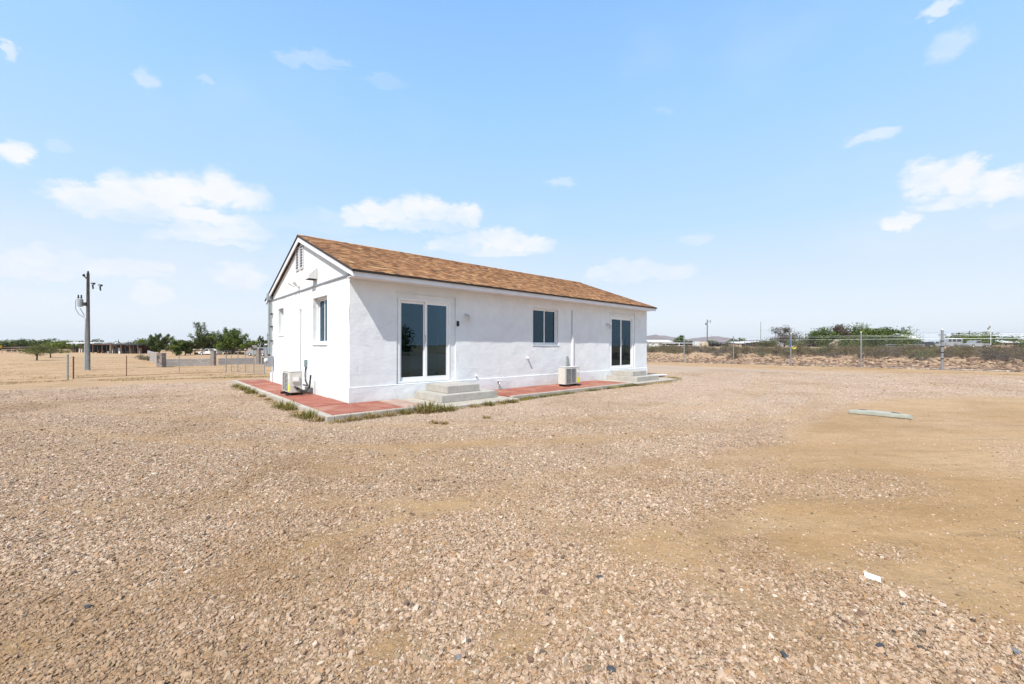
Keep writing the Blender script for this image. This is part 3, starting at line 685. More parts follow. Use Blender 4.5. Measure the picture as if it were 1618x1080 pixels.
# roof deck, soffit, fascia, rake boards
u0, u1 = -.065, HL+.02
VE, VB = .41, -HW-.41
for sgn in (1, -1):
    e = VE if sgn == 1 else VB; mid = -HW/2
    th = .05
    MB().prism([(e-.02*sgn, rz(e)-.022), (mid, rz(mid)-.022), (mid, rz(mid)-.022-th), (e-.02*sgn, rz(e)-.022-th)], u0, u1, ax=0).build('roof_deck', 'wood_weathered', house)
    bx((u0+.0, e-.03*sgn, 2.858), (u1, e, rz(e)-.026)).build('fascia', 'white_trim', house, bevel=.003)
    w0 = 0 if sgn == 1 else -HW
    bx((u0, e-.03*sgn, 2.875), (u1, w0+.002*sgn, 2.89)).build('soffit', 'white_trim', house)
    for ua, ub in ((-.092, -.066), (HL+.021, HL+.047)):
        MB().prism([(e, rz(e)-.026), (mid, rz(mid)-.026), (mid, rz(mid)-.026-.165), (e, 2.858)], ua, ub, ax=0).build('rake_board', 'white_trim', house)
        MB().prism([(e+.045*sgn, rz(e)-.064), (mid, rz(mid)-.05), (mid, rz(mid)-.003), (e+.045*sgn, rz(e)-.020)], (ua-.02) if ua < 0 else ua, ub if ua < 0 else ub+.02, ax=0).build('drip_edge', 'dark_metal', house)
    bx((-.11, e+.004*sgn, rz(e)-.062), (HL+.066, e+.045*sgn, rz(e)-.024)).build('drip_edge', 'dark_metal', house)
# shingles
front = MB().prism([(VE+.04, rz(VE+.04)-.010), (-HW/2, rz(-HW/2)-.008), (-HW/2, rz(-HW/2)-.021), (VE+.04, rz(VE+.04)-.0175)], -.105, HL+.06, ax=0).build('roof_slope', 'shingle', house)
back = MB().prism([(VB-.03, rz(VB)-.012), (-HW/2, rz(-HW/2)-.008), (-HW/2, rz(-HW/2)-.021), (VB-.03, rz(VB)-.0215)], -.105, HL+.06, ax=0).build('roof_slope', 'shingle', house)
slope = math.atan(RP); cs, sn_ = math.cos(slope), math.sin(slope)
Lsl = (HW/2+VE+.035)/cs; expo = .135; ncr = int(Lsl/expo)
rsh = random.Random(8)
def shing_mesh(w, lift, c):
    # local: x along the course, y down the slope, z off the roof; wedge-shaped tab, thick butt
    mb_ = MB(); L_ = expo*1.06
    mb_.v = [(0,-L_,.001), (w,-L_,.001), (w,0,.002), (0,0,.002), (0,-L_,.003), (w,-L_,.003), (w,0,.006+lift), (0,0,.006+lift)]
    mb_.f = [(0,1,2,3), (4,7,6,5), (0,4,5,1), (1,5,6,2), (2,6,7,3), (3,7,4,0)]; mb_.c = [c]*6
    return mb_
VARS = []
for i in range(36):
    w = rsh.choice([.09, .11, .14, .17, .21]); lift = rsh.choice([0, .004, .008]); VARS.append((w, shing_mesh(w-.003, lift, rsh.random())))
VM = [v[1].mesh('shingle', 'shingle') for v in VARS]
TM = lambda u, s_: Matrix(((1, 0, 0, u), (0, cs, sn_, -HW/2+s_*cs), (0, -sn_, cs, 4.567-.008-s_*sn_), (0, 0, 0, 1)))
tabs = []
for r_ in range(1, ncr+2):
    s_ = min(r_*expo, Lsl); u = -.112-rsh.uniform(0, .0)
    tone = rsh.random()
    while u < HL+.055:
        i = rsh.randrange(36); w = VARS[i][0]
        if u+w > HL+.075: 
            i = min(range(36), key=lambda q: VARS[q][0]); w = VARS[i][0]
        p = HM @ (TM(u, s_) @ Vector((0, 0, 0))); tabs.append(((p-Vector((0, 0, 1.37))).length, u, s_, i)); u += w
tabs.sort(key=lambda q: q[0]); rest = MB()
for k_, (d_, u, s_, i) in enumerate(tabs):
    T_ = TM(u, s_)
    if k_ < 290:
        o = bpy.data.objects.new('shingle', VM[i]); COL.objects.link(o); o.parent = front; o.matrix_local = T_
    else:
        b = len(rest.v); rest.v += [tuple(T_ @ Vector(q)) for q in VARS[i][1].v]; rest.f += [tuple(b+j for j in f) for f in VARS[i][1].f]; rest.c += VARS[i][1].c
rest.build('shingle_field', 'shingle', front, kind='stuff')
mb = MB(); u = -.112
while u < HL+.05:
    w = .145; c = rsh.random(); mb.prism([(-HW/2-.13, 4.567-.13*RP+.0), (-HW/2, 4.567+.004), (-HW/2+.13, 4.567-.13*RP+.0), (-HW/2+.13, 4.567-.13*RP+.01+rsh.uniform(0,.003)), (-HW/2, 4.567+.016), (-HW/2-.13, 4.567-.13*RP+.01)], u, min(u+w-.004, HL+.06), c, ax=0); u += w
mb.build('ridge_cap', 'shingle', house)

idr = empty('interior_door'); idr.parent = house
bx((2.3, -3.38, .42), (3.1, -3.34, 2.35)).build('panel', 'vinyl', idr); bx((2.6, -3.335, 1.4), (2.8, -3.33, 1.9)).build('pane', 'dark_gap', idr)
bx((2.15, -1.6, .4), (2.75, -1.2, 1.25)).build('cabinet', 'vinyl', house); bx((3.3, -2.4, .4), (4.1, -1.6, 1.1)).build('table', 'light_metal', house)
# windows and sliding doors -------------------------------------------------
def framed(parent, mapb, a0, a1, z0, z1, bars, dep, fw=.04, thick=.06, name='window', mat='vinyl', curt=None, handle=None, sw=.038):
    """frame ring in a wall opening, sashes and panes. mapb(a, out, z)"""
    w_ = empty(name); w_.parent = parent
    def B(a, b, c, d, o0, o1, nm, m_=mat, par=w_, bev=.004):
        p, q = mapb(a, o0, c), mapb(b, o1, d); return bx(p, q).build(nm, m_, par, bevel=bev)
    fr_ = MB()
    for a, b, c, d in ((a0, a0+fw, z0, z1), (a1-fw, a1, z0, z1), (a0+fw, a1-fw, z1-fw, z1), (a0+fw, a1-fw, z0, z0+fw)):
        fr_.box(mapb(a, -dep-thick, c), mapb(b, -dep, d))
    fr_.build('frame', mat, w_)
    for k_, (b0, b1, off) in enumerate(bars):                            # sashes
        sa = MB()
        for a, b, c, d in ((b0, b0+sw, z0+fw, z1-fw), (b1-sw, b1, z0+fw, z1-fw), (b0+sw, b1-sw, z1-fw-sw, z1-fw), (b0+sw, b1-sw, z0+fw, z0+fw+sw*1.3)):
            sa.box(mapb(a, -dep-off-.024, c+.001), mapb(b, -dep-off, d-.001))
        sh_ = sa.build('sash', mat, w_)
        g0, g1 = mapb(b0+sw-.004, -dep-off-.014, z0+fw+sw), mapb(b1-sw+.004, -dep-off-.011, z1-fw-sw+.004)
        bx(g0, g1).build('pane', 'glass', sh_)
        if handle == k_:
            B(b0+.008 if b0 > a0+.3 else b1-.03, b0+.03 if b0 > a0+.3 else b1-.008, z0+.95, z0+1.2, -dep-off, -dep-off+.035, 'handle', 'light_metal', sh_)
    if curt:
        for c0, c1 in curt:
            mb_ = MB(); n_ = int((c1-c0)/.035)
            for q in range(n_):
                x0_, x1_ = c0+(c1-c0)*q/n_, c0+(c1-c0)*(q+1)/n_; o0, o1 = [-dep-.16-.028*math.sin(y_*1.9)-.01*math.sin(y_*4.7) for y_ in (q, q+1)]
                mb_.face([mapb(x0_, o0, z0+.03), mapb(x1_, o1, z0+.03), mapb(x1_, o1, z1-.03), mapb(x0_, o0, z1-.03)])
            mb_.build('curtain', 'curtain', w_)
    return w_
def ring(a0, a1, z0, z1, b0, b1, c0, c1, o):
    mb_ = MB()
    for a, b, c, d in ((a0, b0, z0, z1), (b1, a1, z0, z1), (b0, b1, c1, z1), (b0, b1, z0, c0)):
        if b-a > .001 and d-c > .001: mb_.box((a, -o-.12, c), (b, -o, d))
    return mb_
ring(1.131, 2.859, .421, 2.649, 1.18, 2.69, .438, 2.53, .035).build('door_surround', 'stucco', house)
ring(10.091, 11.969, .421, 2.649, 10.19, 11.853, .438, 2.53, .035).build('door_surround', 'stucco', house)
framed(house, fm, 1.182, 2.688, .44, 2.528, [(1.22, 1.97, .05), (1.93, 2.65, .018)], .022, .045, .09, 'sliding_door', handle=1, sw=.068)
framed(house, fm, 10.192, 11.851, .44, 2.528, [(10.235, 11.0, .018), (10.96, 11.81, .05)], .022, .045, .09, 'sliding_door', curt=[(11.25, 11.8)], handle=0, sw=.068)
framed(house, fm, 5.842, 7.058, 1.387, 2.581, [(5.87, 6.46, .018), (6.41, 7.03, .05)], .055, .03, .07, 'window', curt=[(6.55, 7.0)])
framed(house, gm_, -2.618, -1.502, 1.392, 2.628, [(-2.58, -2.03, .05), (-2.07, -1.54, .018)], .10, .035, .07, 'window', curt=[(-2.5, -1.62)])
framed(house, gm_, -6.378, -5.712, 1.682, 2.588, [(-6.34, -5.75, .03)], .10, .035, .07, 'window')
for a, b in ((1.10, 2.95), (10.05, 12.02)): bx((a, -.02, 2.652), (b, .018, 2.672)).build('door_head_ledge', 'stucco', house, bevel=.004)
# sills of stucco that catch the sun
bx((5.80, -.02, 1.36), (7.10, .02, 1.384)).build('window_sill', 'stucco', house, bevel=.005)
bx((-.025, -2.66, 1.365), (.02, -1.46, 1.388)).build('window_sill', 'stucco', house, bevel=.005)
bx((-.02, -6.41, 1.655), (.02, -5.68, 1.678)).build('window_sill', 'stucco', house, bevel=.005)
# gable vent: two louvred openings
gv_ = empty('gable_vent'); gv_.parent = house
def vtop(v): return rz(v)-.30
mb = MB()
for a, b in ((-4.30, -3.965), (-3.875, -3.54)):
    mb.box((.004, a-.0, 3.60), (.011, b, 4.27))
    for j in range(8):
        z = 3.62+j*.079
        MB().prism([(-.014, z), (.003, z+.012), (.003, z+.034), (-.014, z+.022)], a+.02, b-.02).build('slat', 'white_trim', gv_)
    for x in (a, b-.02): bx((-.016, x, 3.60), (.004, x+.02, 4.27)).build('frame', 'white_trim', gv_)
    bx((-.016, a+.02, 3.585), (.004, b-.02, 3.605)).build('frame', 'white_trim', gv_); bx((-.016, a+.02, 4.255), (.004, b-.02, 4.275)).build('frame', 'white_trim', gv_)
mb.build('dark_backing', 'dark_gap', gv_)
# range hood vent on the gable
hv = MB(); hv.prism([(.0, 3.13), (-.20, 3.13), (-.20, 3.22), (-.02, 3.42), (0, 3.42)], -2.62, -2.30); hv.v = [(x, y, z) for x, y, z in hv.v]
hv.build('exhaust_hood', 'light_metal', house)
bx((-.195, -2.61, 3.12), (-.004, -2.31, 3.1295)).build('hood_screen', 'dark_gap', house)
# twin spot lamp
sl = empty('spot_lamp'); sl.parent = house
MB().lathe([(.045, 0), (.05, -.0), (.045, -.02)], (0, -3.98, 3.10), 'x').build('lamp_base', 'light_metal', sl)
for dv in (.11, -.14):
    MB().tube([(-.02, -3.98, 3.10), (-.10, -3.98+dv, 3.13)], .01).build('arm', 'light_metal', sl)
    MB().tube([(-.09, -3.98+dv*.9, 3.12), (-.20, -3.98+dv*1.5, 3.21)], .028, 10, r2=.05).build('lamp_head', 'light_metal', sl)
# line-set cover pipes
MB().tube([(-.03, -3.75, .62), (-.03, -3.75, 2.40)], .022, 8).build('conduit', 'vinyl', house)
MB().lathe([(.045, 0), (.045, -.05), (.02, -.06)], (0, -3.75, 2.43), 'x').build('wall_cap', 'vinyl', house)
bx((-.06, -3.235, .755), (.0, -3.115, .955)).build('disconnect_box', 'green_grey_paint', house, bevel=.006)
# service entrance at the far end of the gable
sv_ = empty('electric_service'); sv_.parent = house
bx((-.105, -7.40, 1.05), (-.012, -7.30, 3.12)).build('raceway', 'grey_paint', sv_, bevel=.006)
bx((-.15, -7.43, 2.95), (-.008, -7.26, 3.2)).build('head_box', 'grey_paint', sv_, bevel=.008)
bx((-.18, -7.41, .62), (-.008, -7.03, .98)).build('meter_box', 'galvanised', sv_, bevel=.008)
MB().lathe([(.08, 0), (.08, -.05), (.06, -.08)], (-.18, -7.2, .82), 'x').build('meter', 'light_metal', sv_)
MB().tube([(-.05, -7.16, 1.0), (-.05, -7.16, 2.9)], .02, 8).build('conduit', 'grey_paint', sv_)
MB().tube([(-.05, -7.02, .62), (-.05, -7.02, .05)], .018, 8).build('conduit', 'light_metal', sv_)
for z in (1.5, 2.0, 2.45): bx((-.08, -7.22, z), (-.008, -7.1, z+.035)).build('clamp', 'dark_metal', sv_)
# front wall fittings
def wall_lamp(u, z):
    L = empty('wall_lamp'); L.parent = house
    MB().lathe([(.055, 0.0), (.055, .02), (.03, .03)], (u, 0, z+.06), 'y').build('lamp_base', 'light_metal', L)
    MB().tube([(u, .02, z+.06), (u+.02, .09, z+.075), (u+.04, .13, z+.03)], .016, 8).build('arm', 'galvanised', L)
    MB().lathe([(.035, .02), (.05, 0), (.045, -.10), (.02, -.13)], (u+.045, .135, z+.01), 'z').build('lamp_shade', 'beige_metal', L)
wall_lamp(3.17, 2.14); wall_lamp(9.90, 2.12)
bx((2.885, .0, 1.89), (2.955, .03, 2.03)).build('keypad', 'black_rubber', house, bevel=.004)
MB().tube([(5.58, -.01, .98), (5.58, .10, .965)], .035, 12).build('vent_stub', 'white_trim', house)
MB().tube([(3.54, .0, .50), (3.54, .05, .53)], .022, 8).build('pipe_stub', 'white_trim', house)
hb = empty('hose_bib'); hb.parent = house
MB().tube([(4.33, .10, .02), (4.33, .10, .30)], .016, 8).build('pipe', 'galvanised', hb); MB().tube([(4.33, .0, .30), (4.33, .12, .30)], .02, 8).build('pipe', 'galvanised', hb)
MB().tube([(4.22, .12, .33), (4.42, .12, .33)], .016, 8).build('handle', 'light_metal', hb); MB().tube([(4.33, .12, .30), (4.30, .17, .22)], .016, 8).build('spout', 'galvanised', hb)
bx((7.75, .0, .58), (7.84, .055, 1.62)).build('line_cover', 'vinyl', house, bevel=.006)
MB().prism([(7.75, 1.62), (7.84, 1.62), (7.81, 1.76), (7.78, 1.76)], .0, .05).build('cover_cap', 'vinyl', house)
MB().tube([(7.79, .012, 1.75), (7.79, .012, 2.62)], .012, 6).build('cable', 'grey_paint', house)
bx((7.45, .0, .66), (7.57, .07, .92)).build('disconnect_box', 'grey_paint', house, bevel=.008); bx((7.47, .0, .93), (7.55, .05, 1.0)).build('disconnect_box', 'grey_paint', house, bevel=.006)

# ------------------------------------------------------------------ walkway and steps
walk = empty('walkway', kind='structure'); walk.matrix_world = HM
KZ = .085
def slab(a, b, c, d, z=KZ, name='slab', mat='red_concrete', par=walk, rot=0):
    o = bx((a, c, -.12), (b, d, z)).build(name, mat, par, bevel=.006); return o
vlist = [-8.6, -7.3, -6.1, -5.0, -3.84, -2.6, -1.3, 0.0, 1.46]
for i, (a, b) in enumerate(zip(vlist, vlist[1:])):
    slab(-.86, -.03, a+.006, b-.006, KZ-.012-.004*(i % 3))
bx((-.86, -3.80, -.1), (-.03, -3.72, KZ-.002)).build('joint_strip', 'pale_concrete', walk) if False else None
bx((-1.0, -8.6, -.15), (-.866, 1.60, KZ)).build('kerb', 'pale_concrete', walk, bevel=.008)
bx((-.86, 1.466, -.15), (1.14, 1.60, KZ)).build('kerb', 'pale_concrete', walk, bevel=.008)
slab(-.024, .62, .03, 1.46, KZ-.014); slab(.63, 1.14, .03, 1.46, KZ-.016, mat='faded_red')
for a, b in ((3.50, 4.6), (4.6, 5.7), (5.7, 6.85), (6.85, 8.0), (8.0, 9.2)): slab(a+.005, b-.005, .03, 1.46, KZ-.014-.003*rsh.random())
bx((3.50, 1.466, -.15), (9.2, 1.60, KZ-.005)).build('kerb', 'pale_concrete', walk, bevel=.008)
bx((1.15, .03, -.1), (3.49, 1.86, .05)).build('landing', 'pale_concrete', walk, bevel=.006)
bx((9.21, .03, -.1), (12.2, 1.72, .055)).build('landing', 'pale_concrete', walk, bevel=.006)
def steps(u0, u1, v1, u2, u3, v2, lab):
    s_ = empty('concrete_steps', label=lab, cat='steps', group='concrete door steps'); s_.matrix_world = HM
    bx((u0, .03, .05), (u1, v1, .215)).build('lower_step', 'step_concrete', s_, bevel=.008); bx((u2, .03, .217), (u3, v2, .385)).build('upper_step', 'step_concrete', s_, bevel=.008)
steps(1.61, 3.25, 1.28, 1.94, 2.91, .99, 'two grey concrete steps below the near sliding door')
steps(9.85, 11.42, 1.36, 10.19, 11.18, .97, 'two grey concrete steps below the far sliding door at the right end')

# ------------------------------------------------------------------ air conditioners
def ac_unit(u, v, z, rz_, lab, near):
    """local: front grille faces -y, x to the right"""
    r = empty('air_conditioner', label=lab, cat='air conditioner', group='outdoor air conditioner units')
    r.matrix_world = HM @ Matrix.Translation((u, v, z)) @ Matrix.Rotation(rz_, 4, 'Z')
    w, d, h = .75, .29, .54
    bx((0, 0, .06), (w, d, h+.06)).build('body', 'beige_metal', r, bevel=.012)
    bx((-.004, -.004, h+.061), (w+.004, d+.004, h+.075)).build('lid', 'light_metal', r, bevel=.004)
    g = bx((.05, -.004, .10), (.53, .004, h+.02)).build('grille', 'dark_gap', r)
    for i in range(14): bx((.045, -.012, .105+i*.034), (.535, -.004, .113+i*.034)).build('slat', 'light_metal', g)
    for x in (.04, .285, .53): bx((x, -.016, .10), (x+.008, -.0125, h+.02)).build('slat', 'light_metal', g)
    bx((.60, -.006, .10), (.72, -.001, .27)).build('yellow_sticker', 'yellow_label', r)
    bx((.60, -.006, .42), (.70, -.001, .5)).build('paper_sticker', 'paper', r)
    bx((w, .05, .33), (w+.03, d-.06, .49)).build('valve_cover', 'beige_metal', r, bevel=.005)
    bx((w+.0305, .07, .37), (w+.034, d-.09, .47)).build('white_sticker', 'paper', r)
    for q, z0 in ((.10, .22), (.16, .17)): MB().tube([(w-.01, q, z0), (w+.05, q, z0), (w+.07, q, z0)], .014, 8).build('valve', 'rust' if q < .12 else 'dark_metal', r)
    MB().tube([(w+.06, .10, .22), (w+.11, .14, .20), (w+.13, .22, .14), (w+.10, d+.05, .10), (w+.07, d+.16, .18), (w+.03, d+.2, .5)], .022, 8).build('hose', 'black_rubber', r)
    MB().tube([(w+.05, .16, .17), (w+.15, .2, .12), (w+.16, d+.04, .08), (w+.12, d+.12, .2)], .028, 8).build('hose', 'copper_wrap', r)
    for x in (.10, w-.14):
        bx((x, -.07, 0), (x+.06, d+.04, .055)).build('foot', 'dark_metal', r, bevel=.004)
    return r
# unit by the gable faces away from the gable wall (-u); its service side faces +v
ac_unit(-.63, -3.12, KZ-.01, R(90)+math.pi, 'small outdoor air conditioner on the red walkway by the gable wall', True).matrix_world = HM @ Matrix(((0, 1, 0, -.63), (1, 0, 0, -3.12), (0, 0, 1, KZ-.01), (0, 0, 0, 1)))
ac_unit(0, 0, 0, 0, 'outdoor air conditioner against the long front wall below the white pipe cover', False).matrix_world = HM @ Matrix(((1, 0, 0, 6.38), (0, -1, 0, .88), (0, 0, 1, KZ-.01), (0, 0, 0, 1)))
pc = [(-.03, -3.17, .77), (-.05, -3.16, .55), (-.06, -3.10, .38), (-.10, -2.75, .27), (-.20, -2.45, .30), (-.32, -2.36, .33)]
MB().tube([hw(*p) for p in pc], .017, 8).build('power_conduit', 'black_rubber', label='black flexible conduit looping from the wall box to the gable air conditioner', cat='conduit')
# white scrap boards at the far corner
for i, (u, v, a, L_, lab) in enumerate([(13.25, .35, .5, .9, 'upper white board lying flat by the far house corner'), (13.3, .05, .2, 1.1, 'lower white board lying flat by the far house corner')]):
    p = hw(u, v, 0); bx((-L_/2, -.14, 0), (L_/2, .14, .03)).build('white_board', 'white_trim', loc=(p.x, p.y, .04+.036*(1-i)), bevel=.003, label=lab, cat='board', group='white boards by the corner').rotation_euler = (0, 0, a)

# ------------------------------------------------------------------ concrete lid, card
lid = empty('round_lid', (7.02, 7.98, 0), label='greenish half round concrete lid lying on the sand patch', cat='lid')
th = math.atan2(7.55-8.18, 7.41-6.8)
lid.rotation_euler = (0, 0, th); lid.location = (7.10, 7.86, ground_z(7.1, 7.86))
poly = [(-.47, 0), (.47, 0), (.42, .10), (.30, .21), (.12, .29), (-.08, .31), (-.28, .25), (-.42, .13)]
MB().prism(poly, .0, .075, ax=2).build('slab', 'lid_concrete', lid, bevel=.014)
MB().prism([(.16, .16), (.30, .12), (.25, .19), (.18, .23)], .0765, .08, ax=2).build('lift_notch', 'dark_gap', lid)
MB().prism([(-.32, .185), (-.20, .245), (-.24, .262), (-.33, .215)], .0765, .08, ax=2).build('lift_notch', 'dark_gap', lid)
cx_, cy_ = gnd(1379, 914.5)
c_ = MB(); c_.box((-.036, -.024, 0), (.036, .024, .003)); o = c_.build('white_card', 'paper', loc=(cx_, cy_, ground_z(cx_, cy_)+.010), label='small white card lying tilted on the sand', cat='card'); o.rotation_euler = (R(12), R(6), R(-38))

# ------------------------------------------------------------------ vegetation builders
def leaves(mb, p, n, rad, size, rg, shade=0, flat=1, updown=0):
    for _ in range(n):
        q = Vector([max(-1.7, min(1.7, rg.gauss(0, 1))) for _k in range(3)]); q.z *= flat; q = q*rad*.55+p
        a = Vector((rg.gauss(0, 1), rg.gauss(0, 1), rg.gauss(0, .7))).normalized(); b = a.cross(Vector((rg.gauss(0, 1), rg.gauss(0, 1), rg.gauss(0, 1)))).normalized()
        s = size*rg.uniform(.6, 1.3); c = min(1, max(0, rg.gauss(.45, .22)+shade))
        mb.face([q-a*s, q+b*s*.45, q+a*s, q-b*s*.45], c)
def crown_tree(name, loc, h, w, trunk, leafm, seed, n_limb=9, n_leaf=2600, leaf=.14, base=.25, spiky=.0, top_flat=.8, **k):
    rg = random.Random(seed); r = empty(name, loc, **k); tb = MB(); lf = MB()
    th_ = h*base; lean = Vector((rg.uniform(-.1, .1), rg.uniform(-.1, .1), 0))*h
    tb.tube([(0, 0, -.1), lean*.3+Vector((0, 0, th_*.5)), lean*.5+Vector((0, 0, th_))], trunk, 8, r2=trunk*.75)
    st = lean*.5+Vector((0, 0, th_*.95)); n_leaf = int(n_leaf*1.5); per = n_leaf//(n_limb*4)
    for i in range(n_limb):
        a = 2*math.pi*i/n_limb+rg.uniform(-.3, .3); e = rg.uniform(.15, 1.25) if spiky else rg.uniform(.1, 1.35)
        L = rg.uniform(.75, 1.05); tip = st+Vector((math.cos(a)*math.cos(e)*w*.5*L, math.sin(a)*math.cos(e)*w*.5*L, math.sin(e)*(h-th_)*L))
        tip.z = min(tip.z, h*rg.uniform(.86, 1.0)); mid = (st+tip)/2+Vector((0, 0, .06*h))
        tb.tube([st, mid, tip], trunk*.5, 5, r2=trunk*.1)
        for j in range(4):
            t_ = rg.uniform(.35, 1.02); c = st.lerp(tip, t_)+Vector((rg.uniform(-1, 1)*w*.11, rg.uniform(-1, 1)*w*.11, rg.uniform(-.5, 1)*h*.07))
            tb.tube([st.lerp(tip, t_*.8), c], trunk*.16, 4, r2=trunk*.06)
            if spiky:
                dr = (c-st).normalized(); L2 = w*spiky*rg.uniform(.7, 1.4)
                for q in range(5): leaves(lf, c+dr*L2*(q/4-.3), per//5, w*.05, leaf, rg, rg.uniform(-.2, .2))
            else: leaves(lf, c, per, w*.155*rg.uniform(.7, 1.25), leaf*1.1, rg, rg.uniform(-.22, .18), top_flat)
    tb.build('trunk', 'bark', r); lf.build('crown', leafm, r); return r
# photo bearing, distance
def T(name, px, Y, h, w, leafm, seed, label, **k):
    return crown_tree(name, far(px, Y), h, w, k.pop('trunk', .14), leafm, seed, label=label, cat='tree', **k)
T('mesquite_tree', 327, 88, 6.0, 8.0, 'leaf_dark', 1, 'spiky dark mesquite with arching limbs, left of the tree pair behind the block wall', spiky=.20, n_limb=15, base=.15, n_leaf=6500, leaf=.16)
T('mesquite_tree', 366, 86, 5.8, 7.8, 'leaf_bright', 2, 'brighter mesquite on the right of the tree pair behind the block wall', spiky=.17, n_limb=16, base=.15, n_leaf=7500, leaf=.16)
T('shade_tree', 252, 104, 5.3, 6.4, 'leaf_dark', 3, 'dark bushy tree rising above the angled block wall', base=.1, n_limb=14, n_leaf=6000, leaf=.17, spiky=.14)
T('shade_tree', 232, 110, 4.0, 6.0, 'leaf_bright', 4, 'low bright green tree next to the open sheds', base=.1, n_leaf=2600, leaf=.17)
T('citrus_tree', 279, 84, 3.4, 3.2, 'leaf_bright', 5, 'round bright green tree, left of two small ones behind the low wall', base=.1, n_leaf=2600, leaf=.12)
T('citrus_tree', 292, 86, 3.2, 3.4, 'leaf_dark', 6, 'dark round tree, right of two small ones behind the low wall', base=.1, n_leaf=2600, leaf=.12)
T('pine_tree', 413, 110, 5.2, 3.6, 'leaf_dark', 7, 'sparse dark tree just left of the house service box', base=.15, n_leaf=1500, leaf=.16, spiky=.1)
T('pine_tree', 426, 118, 5.4, 5, 'leaf_dark', 71, 'dark tree half hidden behind the left edge of the house', base=.1, n_leaf=2200, leaf=.16)
T('young_mesquite', 58, 56, 2.5, 5.4, 'leaf_olive', 8, 'young umbrella shaped mesquite standing alone on the sand at the left', base=.28, n_limb=7, n_leaf=3000, leaf=.06, trunk=.10, top_flat=.35)
T('young_mesquite', 80, 72, 2.1, 5.0, 'leaf_olive', 9, 'low leaning mesquite behind the young umbrella shaped one', base=.3, n_limb=6, n_leaf=2200, leaf=.07, trunk=.10, top_flat=.3)
T('green_tree', 97, 112, 3.6, 8.5, 'leaf_bright', 10, 'spreading green tree at the end of the low sheds on the left', base=.2, n_leaf=3000, leaf=.16, top_flat=.6)
rgt = random.Random(77)
for i, (px, Y, h, w) in enumerate([(3, 150, 3.8, 9), (20, 160, 4.2, 11), (35, 155, 4.4, 10), (52, 165, 4.6, 11), (72, 150, 4.0, 9), (86, 158, 3.8, 8), (128, 150, 3.9, 9), (155, 160, 4.2, 9), (-20, 150, 4.5, 12), (-60, 150, 4.5, 12), (206, 150, 4.6, 9), (262, 140, 3.8, 8), (285, 150, 4.0, 9), (318, 150, 4.2, 9), (350, 145, 3.8, 9), (398, 150, 4.2, 9), (232, 150, 4, 8)]):
    T('distant_tree', px, Y, h, w, ['leaf_dark', 'leaf_olive'][i % 2], 100+i, 'low distant tree on the left horizon, '+['at the left frame edge', 'just in from the left frame edge', 'above the pinkish shed', 'above the dark stable', 'above the young mesquite', 'left of the spreading green tree', 'over the pale shed roof', 'right behind the utility pole', 'outside the left frame edge', 'far outside the left frame edge', 'over the right end of the brown sheds', 'behind the angled wall', 'between the dark bushy and the citrus trees', 'above the wooden shelter', 'between the mesquite pair', 'over the tan house', 'behind the low bright tree'][i], base=.05, n_leaf=900, leaf=.3, top_flat=.5, group='row of distant trees along the left horizon')
# right hand trees
T('dead_tree', 1239, 92, 5.0, 5.6, 'leaf_grey', 20, 'half dead greyish tree with bare drooping branches behind the fence', base=.2, n_leaf=3000, leaf=.12, trunk=.2)
T('green_bush', 1214, 90, 2.0, 5.0, 'leaf_olive', 21, 'low olive bush left of the half dead tree', base=.05, n_leaf=1500, leaf=.13)
T('pale_bush', 1262, 88, 2.6, 5.6, 'leaf_olive', 22, 'pale feathery bush right of the half dead tree', base=.05, n_leaf=1600, leaf=.12)
T('green_tree', 1300, 84, 4.0, 6.2, 'leaf_bright', 23, 'leftmost bright tree of the dense grove right of the half dead tree', base=.12, n_limb=14, n_leaf=5200, leaf=.15)
T('brown_topped_tree', 1325, 88, 5.2, 5.0, 'leaf_grey', 24, 'brown topped tree poking out of the dense grove', base=.2, n_leaf=2600, leaf=.13)
T('green_tree', 1345, 92, 4.8, 7, 'leaf_dark', 27, 'dark green tree in the middle of the dense grove', base=.1, n_limb=14, n_leaf=5200, leaf=.15)
T('green_tree', 1372, 86, 5.0, 8.0, 'leaf_bright', 25, 'tallest broad green tree of the dense grove', base=.1, n_limb=16, n_leaf=7500, leaf=.15)
T('green_tree', 1408, 88, 4.5, 7.4, 'leaf_bright', 26, 'rightmost green tree of the grove beside the pale house', base=.1, n_limb=15, n_leaf=6500, leaf=.15)
T('green_bush', 1340, 78, 1.8, 7.6, 'leaf_dark', 28, 'dark undergrowth bush at the left foot of the grove', base=.05, n_leaf=2600, leaf=.13)
T('green_bush', 1425, 80, 2.1, 6.6, 'leaf_bright', 29, 'bright bush in front of the pale house wall', base=.05, n_leaf=2400, leaf=.13)
T('green_bush', 1385, 76, 2.0, 6, 'leaf_dark', 129, 'dark bush under the tallest tree of the grove', base=.05, n_leaf=2400, leaf=.13)
T('green_tree', 1538, 108, 4.1, 9.0, 'leaf_bright', 30, 'rounded green tree behind the dark pickup', base=.08, n_limb=16, n_leaf=6500, leaf=.18)
T('green_tree', 1512, 112, 3.6, 5.5, 'leaf_dark', 31, 'small dark tree behind the white topped van', base=.08, n_leaf=2200, leaf=.18)
T('green_tree', 1602, 110, 2.8, 10, 'leaf_dark', 32, 'wide low tree at the right edge of the photo', base=.08, n_leaf=3600, leaf=.18)
T('green_tree', 1660, 110, 3.2, 11, 'leaf_dark', 33, 'dark tree just past the right edge', base=.08, n_leaf=2200, leaf=.2)
T('green_tree', 1074.5, 118, 3.5, 3.6, 'leaf_bright', 34, 'single round green tree above the low sheds right of the house', base=.15, n_leaf=2000, leaf=.16)
